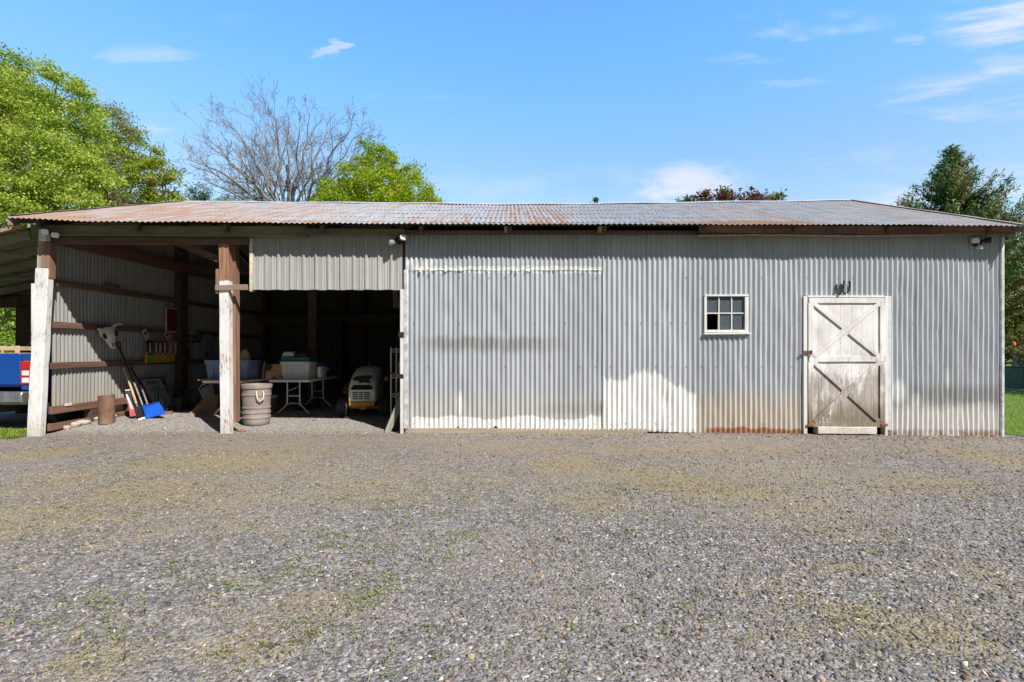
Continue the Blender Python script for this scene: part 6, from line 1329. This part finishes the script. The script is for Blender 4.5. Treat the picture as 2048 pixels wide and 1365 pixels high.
cmb = N.new('ShaderNodeCombineXYZ'); Lk.new(wm.addm(wm.mul(u, 2.2), wm.mul(v, -1.5)), cmb.inputs[0]); Lk.new(wm.addm(wm.mul(v, 17.0), wm.mul(u, -2.2)), cmb.inputs[1])
n1 = wm.noise(cmb.outputs[0], 1.0, 6, 0.6)
cmb2 = N.new('ShaderNodeCombineXYZ'); Lk.new(wm.mul(u, 5.0), cmb2.inputs[0]); Lk.new(wm.mul(v, 12.0), cmb2.inputs[1]); n2 = wm.noise(cmb2.outputs[0], 1.0, 6, 0.6)
def pxu(px): return (px-CX)/F
def pxv(py): return (HY-py)/F
uw = wm.addm(u, wm.mul(wm.math('SUBTRACT', n2, 0.5), 0.16)); n3 = wm.noise(cmb2.outputs[0], 4.0, 6, 0.65); vw = wm.addm(v, wm.addm(wm.mul(wm.math('SUBTRACT', n1, 0.5), 0.05), wm.mul(wm.math('SUBTRACT', n3, 0.5), 0.035))); uw = wm.addm(uw, wm.mul(wm.math('SUBTRACT', n3, 0.5), 0.05))
tot = None
for px, py, rx, ry, k, lo_ in ((2040,45,200,90,.9,.34),(1990,190,260,58,0.85,.33),(2030,130,120,30,.7,.3),(1400,372,150,52,.85,.30),(1480,120,90,18,.5,.36),(1600,162,110,14,.18,.34),(1640,45,200,40,.45,.42),(1770,390,160,30,.7,.35),(1670,325,60,16,.5,.35),(1830,78,36,12,.35,.33),(300,105,120,22,.32,.33),(657,94,25,24,.5,.15),(480,38,70,16,.3,.4),(300,258,60,20,.4,.4),(800,192,110,16,.5,.4),(1900,310,200,40,.35,.4),(1180,380,500,50,.25,.35),(2020,360,100,40,.6,.4)):
    g = wm.gauss(uw, vw, pxu(px), pxv(py), rx/F, ry/F); mm = wm.mul(wm.mul(g, k), wm.ramp(n1 if ry < 40 or px > 1900 else n2, lo_+0.06, lo_+0.30)); tot = mm if tot is None else wm.mx(tot, mm)
tot = wm.mul(tot, wm.ramp(dy, 0.05, 0.2))
hs = N.new('ShaderNodeHueSaturation'); hs.inputs['Saturation'].default_value = 1.0; hs.inputs['Value'].default_value = 1.0; Lk.new(sky.outputs[0], hs.inputs['Color'])
col = hs.outputs[0]
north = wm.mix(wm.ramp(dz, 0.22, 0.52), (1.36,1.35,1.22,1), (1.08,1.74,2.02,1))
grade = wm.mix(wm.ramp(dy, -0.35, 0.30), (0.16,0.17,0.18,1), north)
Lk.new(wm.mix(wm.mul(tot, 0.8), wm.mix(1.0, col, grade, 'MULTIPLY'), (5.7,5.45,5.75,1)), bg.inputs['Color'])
cd = bpy.data.cameras.new('camera'); cam = bpy.data.objects.new('camera', cd); COL.objects.link(cam); scene.camera = cam
cam.location = (0, 0, CZ); cam.rotation_euler = (math.radians(90), 0, 0); cd.sensor_width = 36; cd.lens = 36*F/2048; cd.shift_y = (HY-682.5)/2048; cd.clip_start = 0.05; cd.clip_end = 3000
scene.view_settings.view_transform = 'Standard'; scene.view_settings.look = 'None'; scene.view_settings.gamma = 1.0; scene.view_settings.exposure = 0.55
scene.render.engine = 'CYCLES'; scene.cycles.max_bounces = 8; scene.cycles.diffuse_bounces = 4; scene.cycles.transparent_max_bounces = 12; scene.cycles.sample_clamp_indirect = 8
try: scene.cycles.use_denoising = True
except Exception: pass
